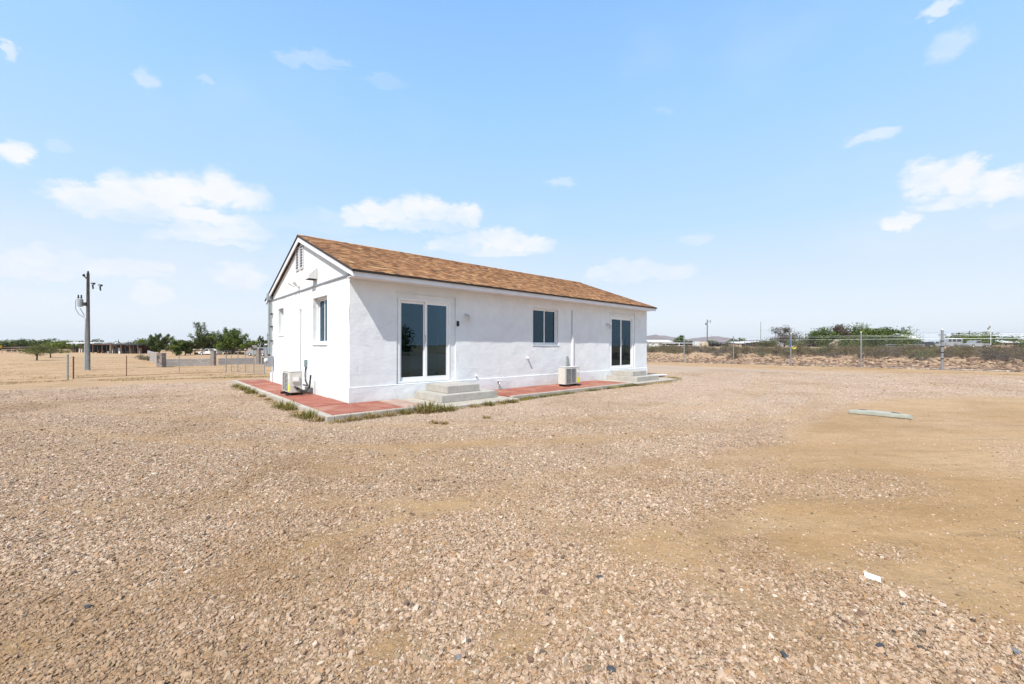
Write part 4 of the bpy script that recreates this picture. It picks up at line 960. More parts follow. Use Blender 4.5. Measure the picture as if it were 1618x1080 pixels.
for i, (px, Y, h, w) in enumerate([(1126, 190, 3.4, 6), (1156, 200, 4.6, 6), (1168, 200, 4.2, 6), (1186, 210, 3.0, 7), (1095, 210, 3.2, 5), (1285, 150, 4, 8), (1050, 220, 3, 6), (1450, 150, 3.0, 6), (1575, 150, 3.4, 10)]):
    T('distant_tree', px, Y, h, w, 'leaf_dark', 200+i, 'low distant tree on the right horizon', base=.05, n_leaf=700, leaf=.32, group='distant trees on the right horizon')

# creosote bushes and grey shrubs
def shrub_proto(seed, leafm, stems=60, leafn=11, h=1.0, w=1.3, leaf=.026, stem='dry_wood'):
    rg = random.Random(seed); r = empty('desert_shrub'); tb = MB(); lf = MB()
    for i in range(stems):
        a = rg.uniform(0, 6.28); e = rg.uniform(.35, 1.45); L = rg.uniform(.6, 1.0)
        tip = Vector((math.cos(a)*math.cos(e)*w*.75, math.sin(a)*math.cos(e)*w*.75, math.sin(e)*h))*L; m_ = tip*.5+Vector((rg.uniform(-.05, .05), rg.uniform(-.05, .05), .04))
        tb.tube([(math.cos(a)*.05, math.sin(a)*.05, -.03), m_, tip], .010, 3, r2=.003, cap=False)
        for j in range(leafn):
            leaves(lf, m_.lerp(tip, j/(leafn-1)*1.05)+Vector((rg.gauss(0, .04), rg.gauss(0, .04), rg.gauss(0, .03))), 2, .06, leaf*1.4, rg, .15*(j/leafn-.5))
    tb.build('stem', stem, r); lf.build('foliage', leafm, r); return r
protos = [shrub_proto(1, 'leaf_creosote'), shrub_proto(2, 'leaf_creosote', 52), shrub_proto(3, 'leaf_olive', 50), shrub_proto(4, 'leaf_grey', 80, 7, .8, 1.4), shrub_proto(5, 'leaf_grey', 70, 6, .65, 1.5)]
used = [False]*5; rgs = random.Random(21); pts_ = []
fence_beg = (13.91, 33.09)
def put_shrub(X, Y, s, k_, label, group):
    o = protos[k_] if not used[k_] else copy_tree(protos[k_]); used[k_] = True
    o.location = (X, Y, tz(X, Y)-.02); o.rotation_euler = (0, 0, rgs.uniform(0, 6.28)); o.scale = (s*rgs.uniform(.9, 1.2), s*rgs.uniform(.9, 1.2), s*rgs.uniform(.8, 1.05)); tag(o, label, 'shrub', group); return o
KL = ['brown green creosote shrub on the desert strip beyond the fence', 'brown green creosote shrub on the desert strip beyond the fence', 'olive leafy shrub on the desert strip beyond the fence', 'dry grey twiggy shrub on the desert strip beyond the fence', 'dry grey twiggy shrub on the desert strip beyond the fence']
KG = ['creosote shrubs beyond the fence', 'creosote shrubs beyond the fence', 'olive shrubs beyond the fence', 'grey dry shrubs beyond the fence', 'grey dry shrubs beyond the fence']
cnt = 0; tries = 0
while cnt < 285 and tries < 14000:
    tries += 1; px = rgs.uniform(1010, 1690); Y = 16+70*rgs.random()**1.25; X = (px-809)/F_PX*Y; q = fence_q(X, Y)
    if q < 5.2 or q > 46: continue
    if px < 1200 and rgs.random() < .35: continue
    if any((X-a)**2+(Y-b)**2 < (.9+q*.016)**2 for a, b in pts_): continue
    pts_.append((X, Y)); k_ = rgs.choice([0, 0, 1, 1, 2, 3, 3, 4]); ip_ = sum(px > e for e in (1079, 1145, 1242, 1351, 1491)); dist_ = ['near', 'middle', 'far'][0 if q < 14 else 1 if q < 28 else 2]
    where = ['left of the first fence post', 'between the first and second fence posts', 'between the second and third fence posts', 'between the third and fourth fence posts', 'between the fourth and the banded fence posts', 'right of the banded fence post'][ip_]
    put_shrub(X, Y, rgs.uniform(.6, 1.15), k_, ['brown green creosote', 'brown green creosote', 'olive leafy', 'dry grey twiggy', 'dry grey twiggy'][k_]+' shrub '+where+', in the '+dist_+' desert', KG[k_]); cnt += 1
for X, Y, s, k_, lab in [(18.6, 34.0, .95, 0, 'brown creosote shrub close behind the fence, between the second and third posts'), (22.0, 32.6, .85, 0, 'creosote shrub with a bare stem right behind the fence by the third post'), (30.6, 25.3, .8, 3, 'low grey shrub on the rubble near the right edge')]:
    put_shrub(X, Y, s, k_, lab, None)
for px, Y, s in [(222, 62, .9), (234, 58, .8), (228, 60, .6)]:
    X, Y_, z = far(px, Y); put_shrub(X, Y_, s*1.3, 2 if s > .7 else 4, {.9: 'grey green bush left of the angled block wall', .8: 'second grey green bush touching the angled block wall', .6: 'dry straw coloured clump at the foot of the angled wall'}[s], None)

# weeds and grass along the walkway
def weed(u, v, s, k_, seed, label, group='weeds along the walkway edge'):
    rg = random.Random(seed); p = hw(u, v, 0); lf = MB()
    nb = int({'leaf_dry': 60, 'leaf_weed': 70}[k_]*(.6+s))
    for i in range(nb):
        a = rg.uniform(0, 6.28); r0 = rg.random()**.7*s*.16; b = Vector((math.cos(a)*r0, math.sin(a)*r0, -.01)); e = rg.uniform(.5, 1.4); L = s*rg.uniform(.06, .20)
        d = Vector((math.cos(a)*math.cos(e), math.sin(a)*math.cos(e), math.sin(e))); sd = Vector((-math.sin(a), math.cos(a), 0))*.006*rg.uniform(.7, 1.5); c = min(1, max(0, rg.gauss(.5, .25)))
        m_ = b+d*L*.6; tip = b+d*L+Vector((0, 0, -.02*L)); lf.face([b-sd, b+sd, m_+sd*.9, m_-sd*.9], c); lf.face([m_-sd*.9, m_+sd*.9, tip], c)
        if rg.random() < .8: leaves(lf, m_, 1, .01, .013, rg)
    o = lf.build('weed', k_, loc=(p.x, p.y, ground_z(p.x, p.y)+(.085 if label.startswith('tiny') else 0)), label=label, cat='weed', group=group); return o
WD = [(-1.13,-6.6,1.0,'leaf_weed'),(-1.14,-6.1,.8,'leaf_dry'),(-1.12,-5.4,1.1,'leaf_weed'),(-1.1,-4.7,.9,'leaf_weed'),(-1.16,-4.2,.9,'leaf_weed'),(-1.1,-3.2,.55,'leaf_dry'),(-1.12,-2.4,.5,'leaf_dry'),(-1.15,-.75,1.25,'leaf_weed'),(-1.12,-.35,1.0,'leaf_weed'),(-1.2,.62,.9,'leaf_dry'),(-1.12,.95,1.15,'leaf_weed'),(-1.1,1.4,.8,'leaf_dry'),
      (-.6,1.75,.7,'leaf_dry'),(-.25,1.72,.8,'leaf_dry'),(.1,1.75,.8,'leaf_dry'),(.45,1.74,.9,'leaf_weed'),(.8,1.72,1.2,'leaf_weed'),(1.02,1.65,1.4,'leaf_weed'),(1.0,1.9,1.3,'leaf_weed'),(1.25,2.0,1.1,'leaf_weed'),(.75,1.95,.9,'leaf_dry'),(.35,3.0,.5,'leaf_dry'),(.45,3.15,.45,'leaf_dry'),(1.35,3.2,.4,'leaf_dry'),
      (2.0,1.98,.6,'leaf_dry'),(2.4,1.96,.8,'leaf_weed'),(2.8,1.98,.7,'leaf_dry'),(3.1,1.97,.8,'leaf_weed'),(-.35,1.2,.3,'leaf_weed')]
ORD = ['first', 'second', 'third', 'fourth', 'fifth', 'sixth', 'seventh', 'eighth', 'ninth', 'tenth', 'eleventh', 'twelfth', 'thirteenth', 'fourteenth', 'fifteenth', 'sixteenth']
side = lambda u, v: 0 if u < -.9 else 1 if v < 2.5 else 2
WH = ['beside the kerb along the gable, {} plant from the walkway corner', 'in front of the long side kerb, {} plant from the walkway corner', 'out on the gravel before the near steps, {} from the left']
WL = {}
for sd_ in (0, 1, 2):
    sel = sorted([w for w in WD if side(w[0], w[1]) == sd_], key=lambda w: -w[1] if sd_ == 0 else w[0])
    for n_, w in enumerate(sel): WL[w] = ('dry straw tuft ' if w[3] == 'leaf_dry' else 'green weed ')+WH[sd_].format(ORD[n_])
for i, w in enumerate(WD):
    u, v, s, k_ = w; weed(u, v, s, k_, 300+i, WL[w], 'dry weed tufts by the walkway' if k_ == 'leaf_dry' else 'green weeds by the walkway')
for i, (u, v, s, k_) in enumerate([]): weed(u, v, s, k_, 300+i, 'straw coloured dry weed tuft beside the walkway kerb' if k_ == 'leaf_dry' else 'leafy green weed growing beside the walkway kerb', 'dry weed tufts by the walkway' if k_ == 'leaf_dry' else 'green weeds by the walkway')
# continuous grass strip by the front kerb
def strip(pts, n, wdt, h, k_, name, label, seed):
    rg = random.Random(seed); lf = MB(); P = [hw(*p, 0) for p in pts]
    for i in range(n):
        t_ = rg.random()*(len(P)-1); j = min(int(t_), len(P)-2); b = P[j].lerp(P[j+1], t_-j)
        if vn(b.x*1.2, b.y*1.2, seed) < -.12 and rg.random() < .85: continue
        b = b+Vector((rg.gauss(0, wdt), rg.gauss(0, wdt), 0)); b.z = ground_z(b.x, b.y)-.005
        a = rg.uniform(0, 6.28); e = rg.uniform(.4, 1.4); L = h*rg.uniform(.4, 1.2); d = Vector((math.cos(a)*math.cos(e), math.sin(a)*math.cos(e), math.sin(e))); sd = Vector((-math.sin(a), math.cos(a), 0))*.007
        c = min(1, max(0, rg.gauss(.42, .25)+.8*vn(b.x*2, b.y*2, 9)))
        lf.face([b-sd, b+sd, b+d*L], c)
    lf.build(name, k_, kind='stuff', label=label)
strip([(3.4, 1.82), (4.5, 1.75), (7, 1.72), (8.6, 1.7), (9.2, 1.74)], 5200, .06, .075, 'leaf_weed', 'grass_strip', 'green grass strip along the front kerb', 4)
strip([(9.0, 1.86), (10.5, 1.84), (12.2, 1.80), (13.2, 1.2), (13.6, .6)], 2400, .09, .07, 'leaf_dry', 'dry_grass', 'dry grass round the far landing', 5)
strip([(-1.0, 1.74), (0, 1.76), (1.2, 1.9), (3.3, 2.0)], 3000, .08, .06, 'leaf_dry', 'dry_grass', 'dry grass along the near kerb', 6)
strip([(-1.15, 1.4), (-1.12, -1), (-1.12, -4), (-1.14, -8)], 2400, .08, .055, 'leaf_dry', 'dry_grass', 'dry grass along the gable kerb', 7)
strip([(3.6, .06), (5, .06), (6.2, .07)], 150, .02, .05, 'leaf_weed', 'grass_tufts', 'grass sprouting at the foot of the front wall', 8)
def patches(name, label, n, fn, h, k_, seed):
    rg = random.Random(seed); lf = MB()
    for i in range(n):
        x, y = fn(rg)
        if x is None or vn(x*.25, y*.6, seed) < .02: continue
        z = ground_z(x, y)+(.25*vn(x*.06, y*.06, 7)*float(ss(30, 60, math.hypot(x, y))))
        for _ in range(4):
            a = rg.uniform(0, 6.28); e = rg.uniform(.3, 1.3); L = h*rg.uniform(.5, 1.3); d = Vector((math.cos(a)*math.cos(e), math.sin(a)*math.cos(e), math.sin(e))); sd = Vector((-math.sin(a), math.cos(a), 0))*h*.16; b = Vector((x+rg.gauss(0, h), y+rg.gauss(0, h), z-.005))
            lf.face([b-sd, b+sd, b+d*L], min(1, max(0, rg.gauss(.4, .3))))
    lf.build(name, k_, kind='stuff', label=label)
def left_pt(rg):
    k_ = rg.uniform(-1.3, -.58); Y = 20+60*rg.random()**1.6; return k_*Y, Y
def strip_pt(rg):
    a = rg.uniform(-25, 32); q = rg.gauss(-2.2, 1.6); return 13.91+.749*a+.6627*q, 33.09-.6627*a+.749*q
patches('dry_grass', 'sparse dry grass on the sand left of the house', 9000, left_pt, .07, 'leaf_dry', 31)
patches('dry_grass', 'sparse dry grass on the sand strip before the chain link fence', 3500, strip_pt, .05, 'leaf_dry', 32)
# leaf litter / dry twigs scattered on the yard
mb = MB(); rg = random.Random(12)
for i in range(900):
    a_ = rg.uniform(0, 1); u = rg.uniform(-4, 12); v = 2+abs(rg.gauss(0, 1))*3.5; p = hw(u, v, 0)
    if p.y < 3: continue
    z = ground_z(p.x, p.y)+.012; an = rg.uniform(0, 3.14); L = rg.uniform(.01, .035); d = Vector((math.cos(an), math.sin(an), rg.uniform(-.1, .3)))*L; sd = Vector((-math.sin(an), math.cos(an), 0))*rg.uniform(.002, .008)
    c_ = Vector((p.x, p.y, z)); mb.face([c_-d, c_+sd, c_+d, c_-sd], rg.random()*.4)
mb.build('dry_litter', 'leaf_dry', kind='stuff', label='dry leaf litter scattered on the gravel')

# ------------------------------------------------------------------ fences
def link_fence(r, A, B, h, z_off, pitch, wr, name='wire_mesh', mat='galvanised', diag=True):
    """wire mesh between ground points A, B following the terrain"""
    A = Vector(A[:2]); B = Vector(B[:2]); L = (B-A).length; d = (B-A)/L; mb_ = MB(); nrm = Vector((-d.y, d.x))
    def P(s, z): p = A+d*s; return Vector((p.x, p.y, tz(p.x, p.y)+z_off+z))
    def wire(p, q):
        b = len(mb_.v); ax = (q-p).normalized(); a = Vector((nrm.x, nrm.y, 0)); c = ax.cross(a)
        for e in (p, q):
            for k_ in range(3): an = k_*2.094; mb_.v.append(tuple(e+(a*math.cos(an)+c*math.sin(an))*wr))
        for k_ in range(3): mb_.f.append((b+k_, b+(k_+1) % 3, b+3+(k_+1) % 3, b+3+k_)); mb_.c.append(.5)
    if diag:
        s = -h
        while s < L:
            for sg in (1, -1):
                a, b = (s, s+h) if sg == 1 else (s+h, s); za, zb = 0, h
                # clip to [0, L]
                def clip(a, za, b, zb):
                    if a > b: a, za, b, zb = b, zb, a, za
                    if b <= 0 or a >= L: return None
                    if a < 0: za += (zb-za)*(0-a)/(b-a); a = 0
                    if b > L: zb = za+(zb-za)*(L-a)/(b-a); b = L
                    return a, za, b, zb
                c_ = clip(a, za, b, zb)
                if c_: wire(P(c_[0], c_[1]), P(c_[2], c_[3]))
            s += pitch
    else:
        s = 0
        while s <= L: wire(P(s, 0), P(s, h)); s += pitch
        for k_ in range(int(h/pitch)+1):
            z = min(h, k_*pitch); n_ = int(L/3)+1
            for j in range(n_): wire(P(L*j/n_, z), P(L*(j+1)/n_, z))
    o = mb_.build(name, mat, r, kind='stuff'); return o
# right: chain link with barbed top
fr = empty('chain_link_fence', (0, 0, 0), label='tall chain link fence with wire top along the right side of the yard', cat='fence')
dirv = Vector((.749, -.6627)); A0 = Vector((13.91, 33.09))
ps = []
s = -24
plist = []
for s, hp, rad, m_ in [(-21.5, 2.1, .025, 0), (-18, 2.1, .025, 0), (-14.4, 2.1, .025, 0), (-10.8, 2.1, .025, 0), (-7.2, 2.1, .025, 0), (-3.6, 2.1, .025, 0), (0.1, 2.15, .04, 1), (3.7, 2.12, .03, 0), (7.3, 2.2, .035, 1), (11.0, 2.22, .035, 0), (14.55, 2.3, .06, 2), (18.2, 2.2, .03, 0), (21.8, 2.2, .03, 0), (25.4, 2.2, .03, 0)]:
    p = A0+dirv*s; g = tz(p.x, p.y)
    MB().tube([(p.x, p.y, g-.3), (p.x, p.y, g+hp)], rad, 10).build('post', 'galvanised', fr)
    MB().lathe([(rad*1.25, 0), (rad*1.3, .03), (rad*.6, .06)], (p.x, p.y, g+hp), 'z', 10).build('post_cap', 'light_metal', fr)
    if m_ == 2:
        for z in (.62, .98, 1.33, 1.64):
            MB().lathe([(rad*1.25, 0), (rad*1.25, .05)], (p.x, p.y, g+z), 'z', 10).build('band', 'dark_metal', fr)
        MB().tube([(p.x-.10*dirv.x*1.6, p.y-.1*dirv.y*1.6, g+2.02), (p.x+.16*dirv.x, p.y+.16*dirv.y, g+2.02)], .02, 6).build('cross_arm', 'dark_metal', fr)
pa = A0+dirv*-21.5; pb = A0+dirv*25.4
link_fence(fr, pa, pb, 1.75, .04, .075, .0012)
for z, r_ in ((1.80, .006), (1.95, .004), (2.03, .004), (.05, .004)):
    q = [A0+dirv*(-21.5+46.9*i/8) for i in range(9)]
    MB().tube([(p.x, p.y, tz(p.x, p.y)+z-.0) for p in q], r_, 6).build('top_rail' if r_ > .005 else 'tension_wire', 'galvanised', fr)
# sign and coiled hose hanging at the third post
p = A0+dirv*7.3; g = tz(p.x, p.y)
bx((-.05, -.01, -.25), (.05, .01, .25)).build('blue_tag', 'blue_paint', loc=(p.x-.10, p.y-.05, g+1.55), label='small blue and white sign hanging on the third fence post', cat='sign').rotation_euler = (0, 0, -.2)
mb = MB(); mb.tube([(0.05, 0, .12), (.12, 0, .03), (.22, 0, .02), (.30, 0, .10), (.33, 0, .22)], .035, 8); mb.build('yellow_hook', 'yellow_paint', loc=(p.x+.0, p.y-.05, g+1.15), label='yellow curved bracket sticking out from the third fence post', cat='bracket')
# left: low wire fence with gate
fl = empty('wire_fence', label='low field wire fence on thin steel posts across the left side', cat='fence')
def on(px, Y): X = (px-809)/F_PX*Y; return Vector((X, Y))
def lpt(px, py):                                       # march the terrain
    k_ = (px-809)/F_PX; Y = 5.
    while Y < 200 and CAM_H-(py-HORIZ)/F_PX*Y > tz(k_*Y, Y): Y *= 1.001
    return Vector((k_*Y, Y))
L0 = lpt(116, 600); L1 = lpt(200, 595.5); L2 = lpt(283.4, 592); L3 = lpt(357.3, 589.5)
for p, m_, h_, r_ in ((L1, 'rust', 1.45, .022), (L2, 'galvanised', 1.45, .025), (L3, 'galvanised', 1.52, .04), (L0, 'rust', 1.42, .035)):
    g = tz(p.x, p.y); MB().tube([(p.x, p.y, g-.3), (p.x, p.y, g+h_)], r_, 8).build('post', m_, fl)
for a, b in ((L0, L1), (L1, L2), (L2, L3)):
    link_fence(fl, a, b, 1.25, .05, .2, .0009, diag=False)
    for z in (1.32, .7, .06):
        n_ = 8; MB().tube([(a.lerp(b, i/n_).x, a.lerp(b, i/n_).y, tz(*a.lerp(b, i/n_))+z) for i in range(n_+1)], .005 if z > .1 else .012, 5).build('tension_wire', 'rust' if z < .1 else 'galvanised', fl)
tp = lpt(107, 601.5); g = tz(tp.x, tp.y)
MB().box((-.03, -.03, -.3), (.03, .03, 1.45)).lathe([(.045, 1.45), (.05, 1.5), (.02, 1.56)]).build('gate_post', 'green_grey_paint', loc=(tp.x, tp.y, g), label='green painted post standing at the open left end of the wire fence', cat='post')
gt = empty('yard_gate', label='galvanised pipe gate and fence bay of evenly spaced posts left of the house', cat='gate')
gp_ = [lpt(365.5, 588.8), lpt(375.8, 589), lpt(387.8, 589.6), lpt(401, 590.6), lpt(418, 592.2)]
for i, p in enumerate(gp_):
    g = tz(p.x, p.y); MB().tube([(p.x, p.y, g-.2), (p.x, p.y, g+1.50+.07*i)], .03 if i else .022, 8).build('post', 'galvanised', gt)
for a, b, i in [(gp_[j], gp_[j+1], j) for j in range(4)]:
    link_fence(gt, a, b, 1.25, .05, .12, .0013)
    for z in (.75, .06): MB().tube([(a.x, a.y, tz(a.x, a.y)+z), (b.x, b.y, tz(b.x, b.y)+z)], .012, 6).build('rail', 'galvanised', gt)

# ------------------------------------------------------------------ block walls on the left
def uvbox(mb, a, b, h, th_, z0a, z0b):
    a = Vector(a); b = Vector(b); d = (b-a).normalized(); nrm = Vector((-d.y, d.x))*th_/2; L = (b-a).length
    me_ = bpy.data.meshes.new('wall'); V = []
    for p, z0 in ((a, z0a), (b, z0b)):
        for s_ in (-1, 1):
            for z in (z0-.3, z0+h): V.append((p.x+nrm.x*s_, p.y+nrm.y*s_, z))
    Fc = [(0, 4, 5, 1), (2, 3, 7, 6), (1, 5, 7, 3), (0, 1, 3, 2), (4, 6, 7, 5)]
    me_.from_pydata(V, [], Fc); uvl = me_.uv_layers.new(name='UVMap')
    for f in me_.polygons:
        for li in f.loop_indices:
            v = V[me_.loops[li].vertex_index]; s_ = (Vector(v[:2])-a).dot(d); uvl.data[li].uv = (s_ if abs(f.normal.xy.dot(d)) < .5 else (Vector(v[:2])-a).dot(nrm.normalized()), v[2]-z0a)
    me_.materials.append(M['block']); return me_
def bwall(px0, py0, px1, py1, h, lab, name='block_wall', r=None, nm='wall'):
    a = lpt(px0, py0); b = lpt(px1, py1); o = bpy.data.objects.new(name, uvbox(None, a, b, h, .2, tz(*a), tz(*b))); COL.objects.link(o); tag(o, lab, 'wall'); return a, b
def pillar(px, py, h, lab, w=.19):
    a = lpt(px, py); g = tz(*a); r = empty('block_pillar', (a.x, a.y, g), label=lab, cat='pillar', group='block pillars of the low wall')
    MB().box((-w, -w, -.2), (w, w, h)).build('shaft', 'pillar_block', r); MB().box((-w-.02, -w-.02, h+.002), (w+.02, w+.02, h+.07)).build('cap', 'pillar_block', r)
bwall(234, 567.0, 251, 580, 1.28, 'taller grey block wall running away at an angle at the left')
bwall(262, 579.5, 334, 578, .75, 'left section of the low grey block wall')
bwall(345, 577, 402, 575.5, .72, 'right section of the low grey block wall')
bwall(414, 575.5, 450, 575, .72, 'short piece of low block wall running behind the house')
pillar(255, 580.5, 1.32, 'pillar where the angled and the low block walls meet', .26); pillar(337, 578, 1.55, 'tall block pillar between the two low wall sections'); pillar(408, 575.8, 1.6, 'tall block pillar nearest the house')

# ------------------------------------------------------------------ utility poles
def upole(px, Y, h, r0, lab, trans=True, riser=True, name='utility_pole'):
    P = far(px, Y); r = empty(name, P, label=lab, cat='utility pole')
    MB().tube([(0, 0, -.3), (0, 0, h*.5), (0, 0, h)], r0, 12, r2=r0*.6).build('pole', 'pole_grey', r, smooth=True)
    MB().lathe([(r0*.3, 0), (r0*.45, .1), (r0*.2, .2)], (0, 0, h), 'z').build('insulator', 'dark_metal', r)
    MB().tube([(0, 0, h-.6), (-.35, 0, h-.25)], .05, 6).build('bracket', 'dark_metal', r); MB().lathe([(.06, -.1), (.1, 0), (.06, .12)], (-.38, 0, h-.2), 'z').build('insulator', 'dark_metal', r)
    if trans:
        t_ = empty('transformer'); t_.parent = r
        MB().lathe([(.05, 0), (.19, .05), (.19, .66), (.10, .74)], (-.42, -.25, h-3.0), 'z', 16).build('tank', 'grey_paint', t_, smooth=False)
        for dx in (-.14, .12): MB().lathe([(.03, 0), (.07, .1), (.04, .2), (.06, .28), (.02, .34)], (-.45+dx, -.25, h-2.28), 'z', 8).build('bushing', 'dark_metal', t_)
        MB().tube([(-.70, -.25, h-2.3), (-.82, -.25, h-2.45), (-.82, -.25, h-3.2), (-.6, -.2, h-3.65), (-.2, -.1, h-3.95)], .018, 6).build('drop_wire', 'dark_metal', t_)
        MB().tube([(-.45, -.25, h-3.1), (-.2, -.1, h-3.8)], .02, 6).build('drop_wire', 'dark_metal', t_)
        bx((-.2, -.2, h-2.9), (0.02, -.02, h-2.6)).build('mount', 'dark_metal', t_)
        a = empty('cutout_arm'); a.parent = r
        MB().tube([(0, 0, h-1.55), (.55, -.05, h-1.45), (1.15, -.1, h-1.62)], .02, 6).build('arm', 'light_metal', a)
        for x, z in ((.5, -.95), (1.15, -1.1)):
            MB().tube([(x, -.05, h+z-.45), (x-.04, -.05, h+z-.1), (x+.1, -.05, h+z)], .05, 6, r2=.08).build('cutout', 'dark_metal', a); bx((x-.14, -.12, h+z), (x+.14, .02, h+z+.09)).build('cutout_head', 'dark_metal', a)
        MB().tube([(.0, 0, h-.75), (.8, -.02, h-.8)], .012, 5).build('arm', 'light_metal', a)
    if riser: MB().tube([(-r0*1.35, -.03, 0), (-r0*1.2, -.03, h*.35), (-r0*1.05, 0, h-4)], .06, 8).build('riser', 'grey_paint', r)
    return r
upole(139.0, 36, 8.55, .165, 'grey wooden utility pole with transformer rising above the sand at the left')
# smaller far poles
def small_pole(px, Y, top_y, r_, lab, name='utility_pole', cross=True, mat='pole_grey', cat='utility pole'):
    P = far(px, Y); h = CAM_H+(HORIZ-top_y)/F_PX*Y-P[2]; r = empty(name, P, label=lab, cat=cat)
    MB().tube([(0, 0, -.2), (0, 0, h)], r_, 8, r2=r_*.7).build('pole', mat, r)
    if cross:
        MB().tube([(0, 0, h*.93), (.55, 0, h*.95)], .06, 5).build('arm', 'dark_metal', r); MB().lathe([(.1, 0), (.16, .3), (.1, .6)], (-.35, 0, h*.80), 'z', 8).build('transformer', 'dark_metal', r); MB().tube([(.7, 0, h*.88), (.9, 0, h*.98)], .07, 5).build('insulator', 'dark_metal', r)
    return r, h
small_pole(1117.5, 105, 504, .16, 'pale utility pole right of the house above the distant mountains')
small_pole(1202, 120, 507, .12, 'tall thin whitish mast left of the half dead tree', 'radio_mast', False, 'far_grey', 'mast')
small_pole(1273, 105, 525, .1, 'short pole left of the dense grove', 'utility_pole', False)
small_pole(1263.5, 100, 528.5, .1, 'dark short post with a lump on top right of the half dead tree', 'utility_pole', False, 'far_dark')
small_pole(1124, 150, 528, .08, 'thin distant lamp post beside the pale utility pole', 'lamp_post', False, 'far_grey', 'lamp post')
small_pole(1532, 120, 521, .13, 'utility pole rising behind the rounded green tree at the right', 'utility_pole', False)
small_pole(1255.5, 110, 516, .05, 'very thin mast just right of the half dead tree', 'radio_mast', False, 'far_grey', 'mast')
small_pole(1565.5, 85, 502, .05, 'white flagpole near the right edge', 'flagpole', False, 'far_white', 'flagpole')
P = far(1565.5, 85); mb = MB(); zf = CAM_H+(HORIZ-513)/F_PX*85
for i in range(6):
    a, b = i/6, (i+1)/6; f_ = lambda t_: Vector((P[0]-.75*t_-.05, P[1]+.12*math.sin(t_*6), zf-.5*t_))
    mb.face([f_(a), f_(b), f_(b)+Vector((.12, 0, -.42)), f_(a)+Vector((.05, 0, -.45))])
mb.build('flag', 'flag_cloth', label='small dark drooping flag on the white flagpole', cat='flag')
small_pole(187, 120, 537, .08, 'thin far pole above the open sheds, left one', 'utility_pole', False)
small_pole(213.5, 120, 539, .08, 'thin far pole above the open sheds, right one', 'utility_pole', False)
small_pole(422.5, 95, 526, .05, 'thin light pole left of the house service box', 'lamp_post', False, 'far_grey', 'lamp post')
# wires
def wire(pts, r_, lab):
    P = []
    for (a, b) in zip(pts, pts[1:]):
        a = Vector(a); b = Vector(b)
        for i in range(13): t_ = i/12; q = a.lerp(b, t_); q.z -= 4*t_*(1-t_)*(b-a).length*.012; P.append(q)
    MB().tube(P, r_, 4, cap=False).build('power_line', 'far_grey', label=lab, cat='power line')
def hp(px, Y, py): X = (px-809)/F_PX*Y; return (X, Y, CAM_H+(HORIZ-py)/F_PX*Y)
wire([hp(1200, 130, 521), hp(1532, 120, 522), hp(1760, 115, 521)], .02, 'thin power line across the right horizon')
wire([hp(1532, 120, 524), hp(1760, 115, 525)], .018, 'lower power line right of the utility pole at the right')

# ------------------------------------------------------------------ far buildings
def shed(px0, px1, Y, top_y, lab, roof='shed_roof', cols=6, depth=5, wall=None, body='far_brown', name='open_shed', th_=.18, cat='shed', contents=True):
    X0 = (px0-809)/F_PX*Y; X1 = (px1-809)/F_PX*Y; g = tz((X0+X1)/2, Y); h = CAM_H+(HORIZ-top_y)/F_PX*Y-g; L = X1-X0
    r = empty(name, (X0, Y, g), label=lab, cat=cat)
    MB().prism([(0, h-th_-.15), (depth, h-th_), (depth, h), (0, h-.15)], -.3, L+.3, ax=0).build('roof', roof, r)
    for i in range(cols):
        x = L*i/(cols-1)
        for y in (.15, depth-.2): bx((x-.08, y-.08, -.2), (x+.08, y+.08, h-th_-.15)).build('post', 'far_dark' if i % 2 else 'far_brown', r)
    if contents: bx((.2, depth-.4, 0), (L-.2, depth-.3, h-.5)).build('back_wall', body, r)
    rg = random.Random(int(px0)); 
    if contents:
        for i in range(cols-1):
            x = L*(i+.15)/(cols-1); w_ = L/(cols-1)*.7; bx((x, 1.0, 0), (x+w_*rg.uniform(.4, 1), 1.6, h*rg.uniform(.2, .6))).build('stall_panel', rg.choice(['far_brown', 'far_tan', 'far_dark', 'far_white', 'rust']), r)
    return r
shed(106, 147, 108, 541.5, 'long low shed with pale metal roof left of the utility pole', roof='far_white', cols=5, body='far_dark')
shed(146, 190, 104, 543.5, 'brown open horse shed right behind the utility pole', roof='far_brown', cols=7)
shed(178, 217, 100, 543.8, 'open brown horse shed with white panels at its right end', roof='far_dark', cols=7, body='far_brown')
shed(2, 30, 118, 549, 'low pinkish shed at the left edge', roof='far_brown', cols=4, body='far_tan')
shed(30, 60, 125, 549.5, 'low dark stable behind the young mesquite', roof='far_dark', cols=4, body='far_tan')
shed(300, 322, 92, 551.5, 'open wooden shelter with red brown frame left of the tall pillar', roof='far_tan', cols=4, body='far_brown')
shed(338, 366, 92, 554, 'dark car shelter under the bright mesquite', roof='far_dark', cols=4, body='far_dark')
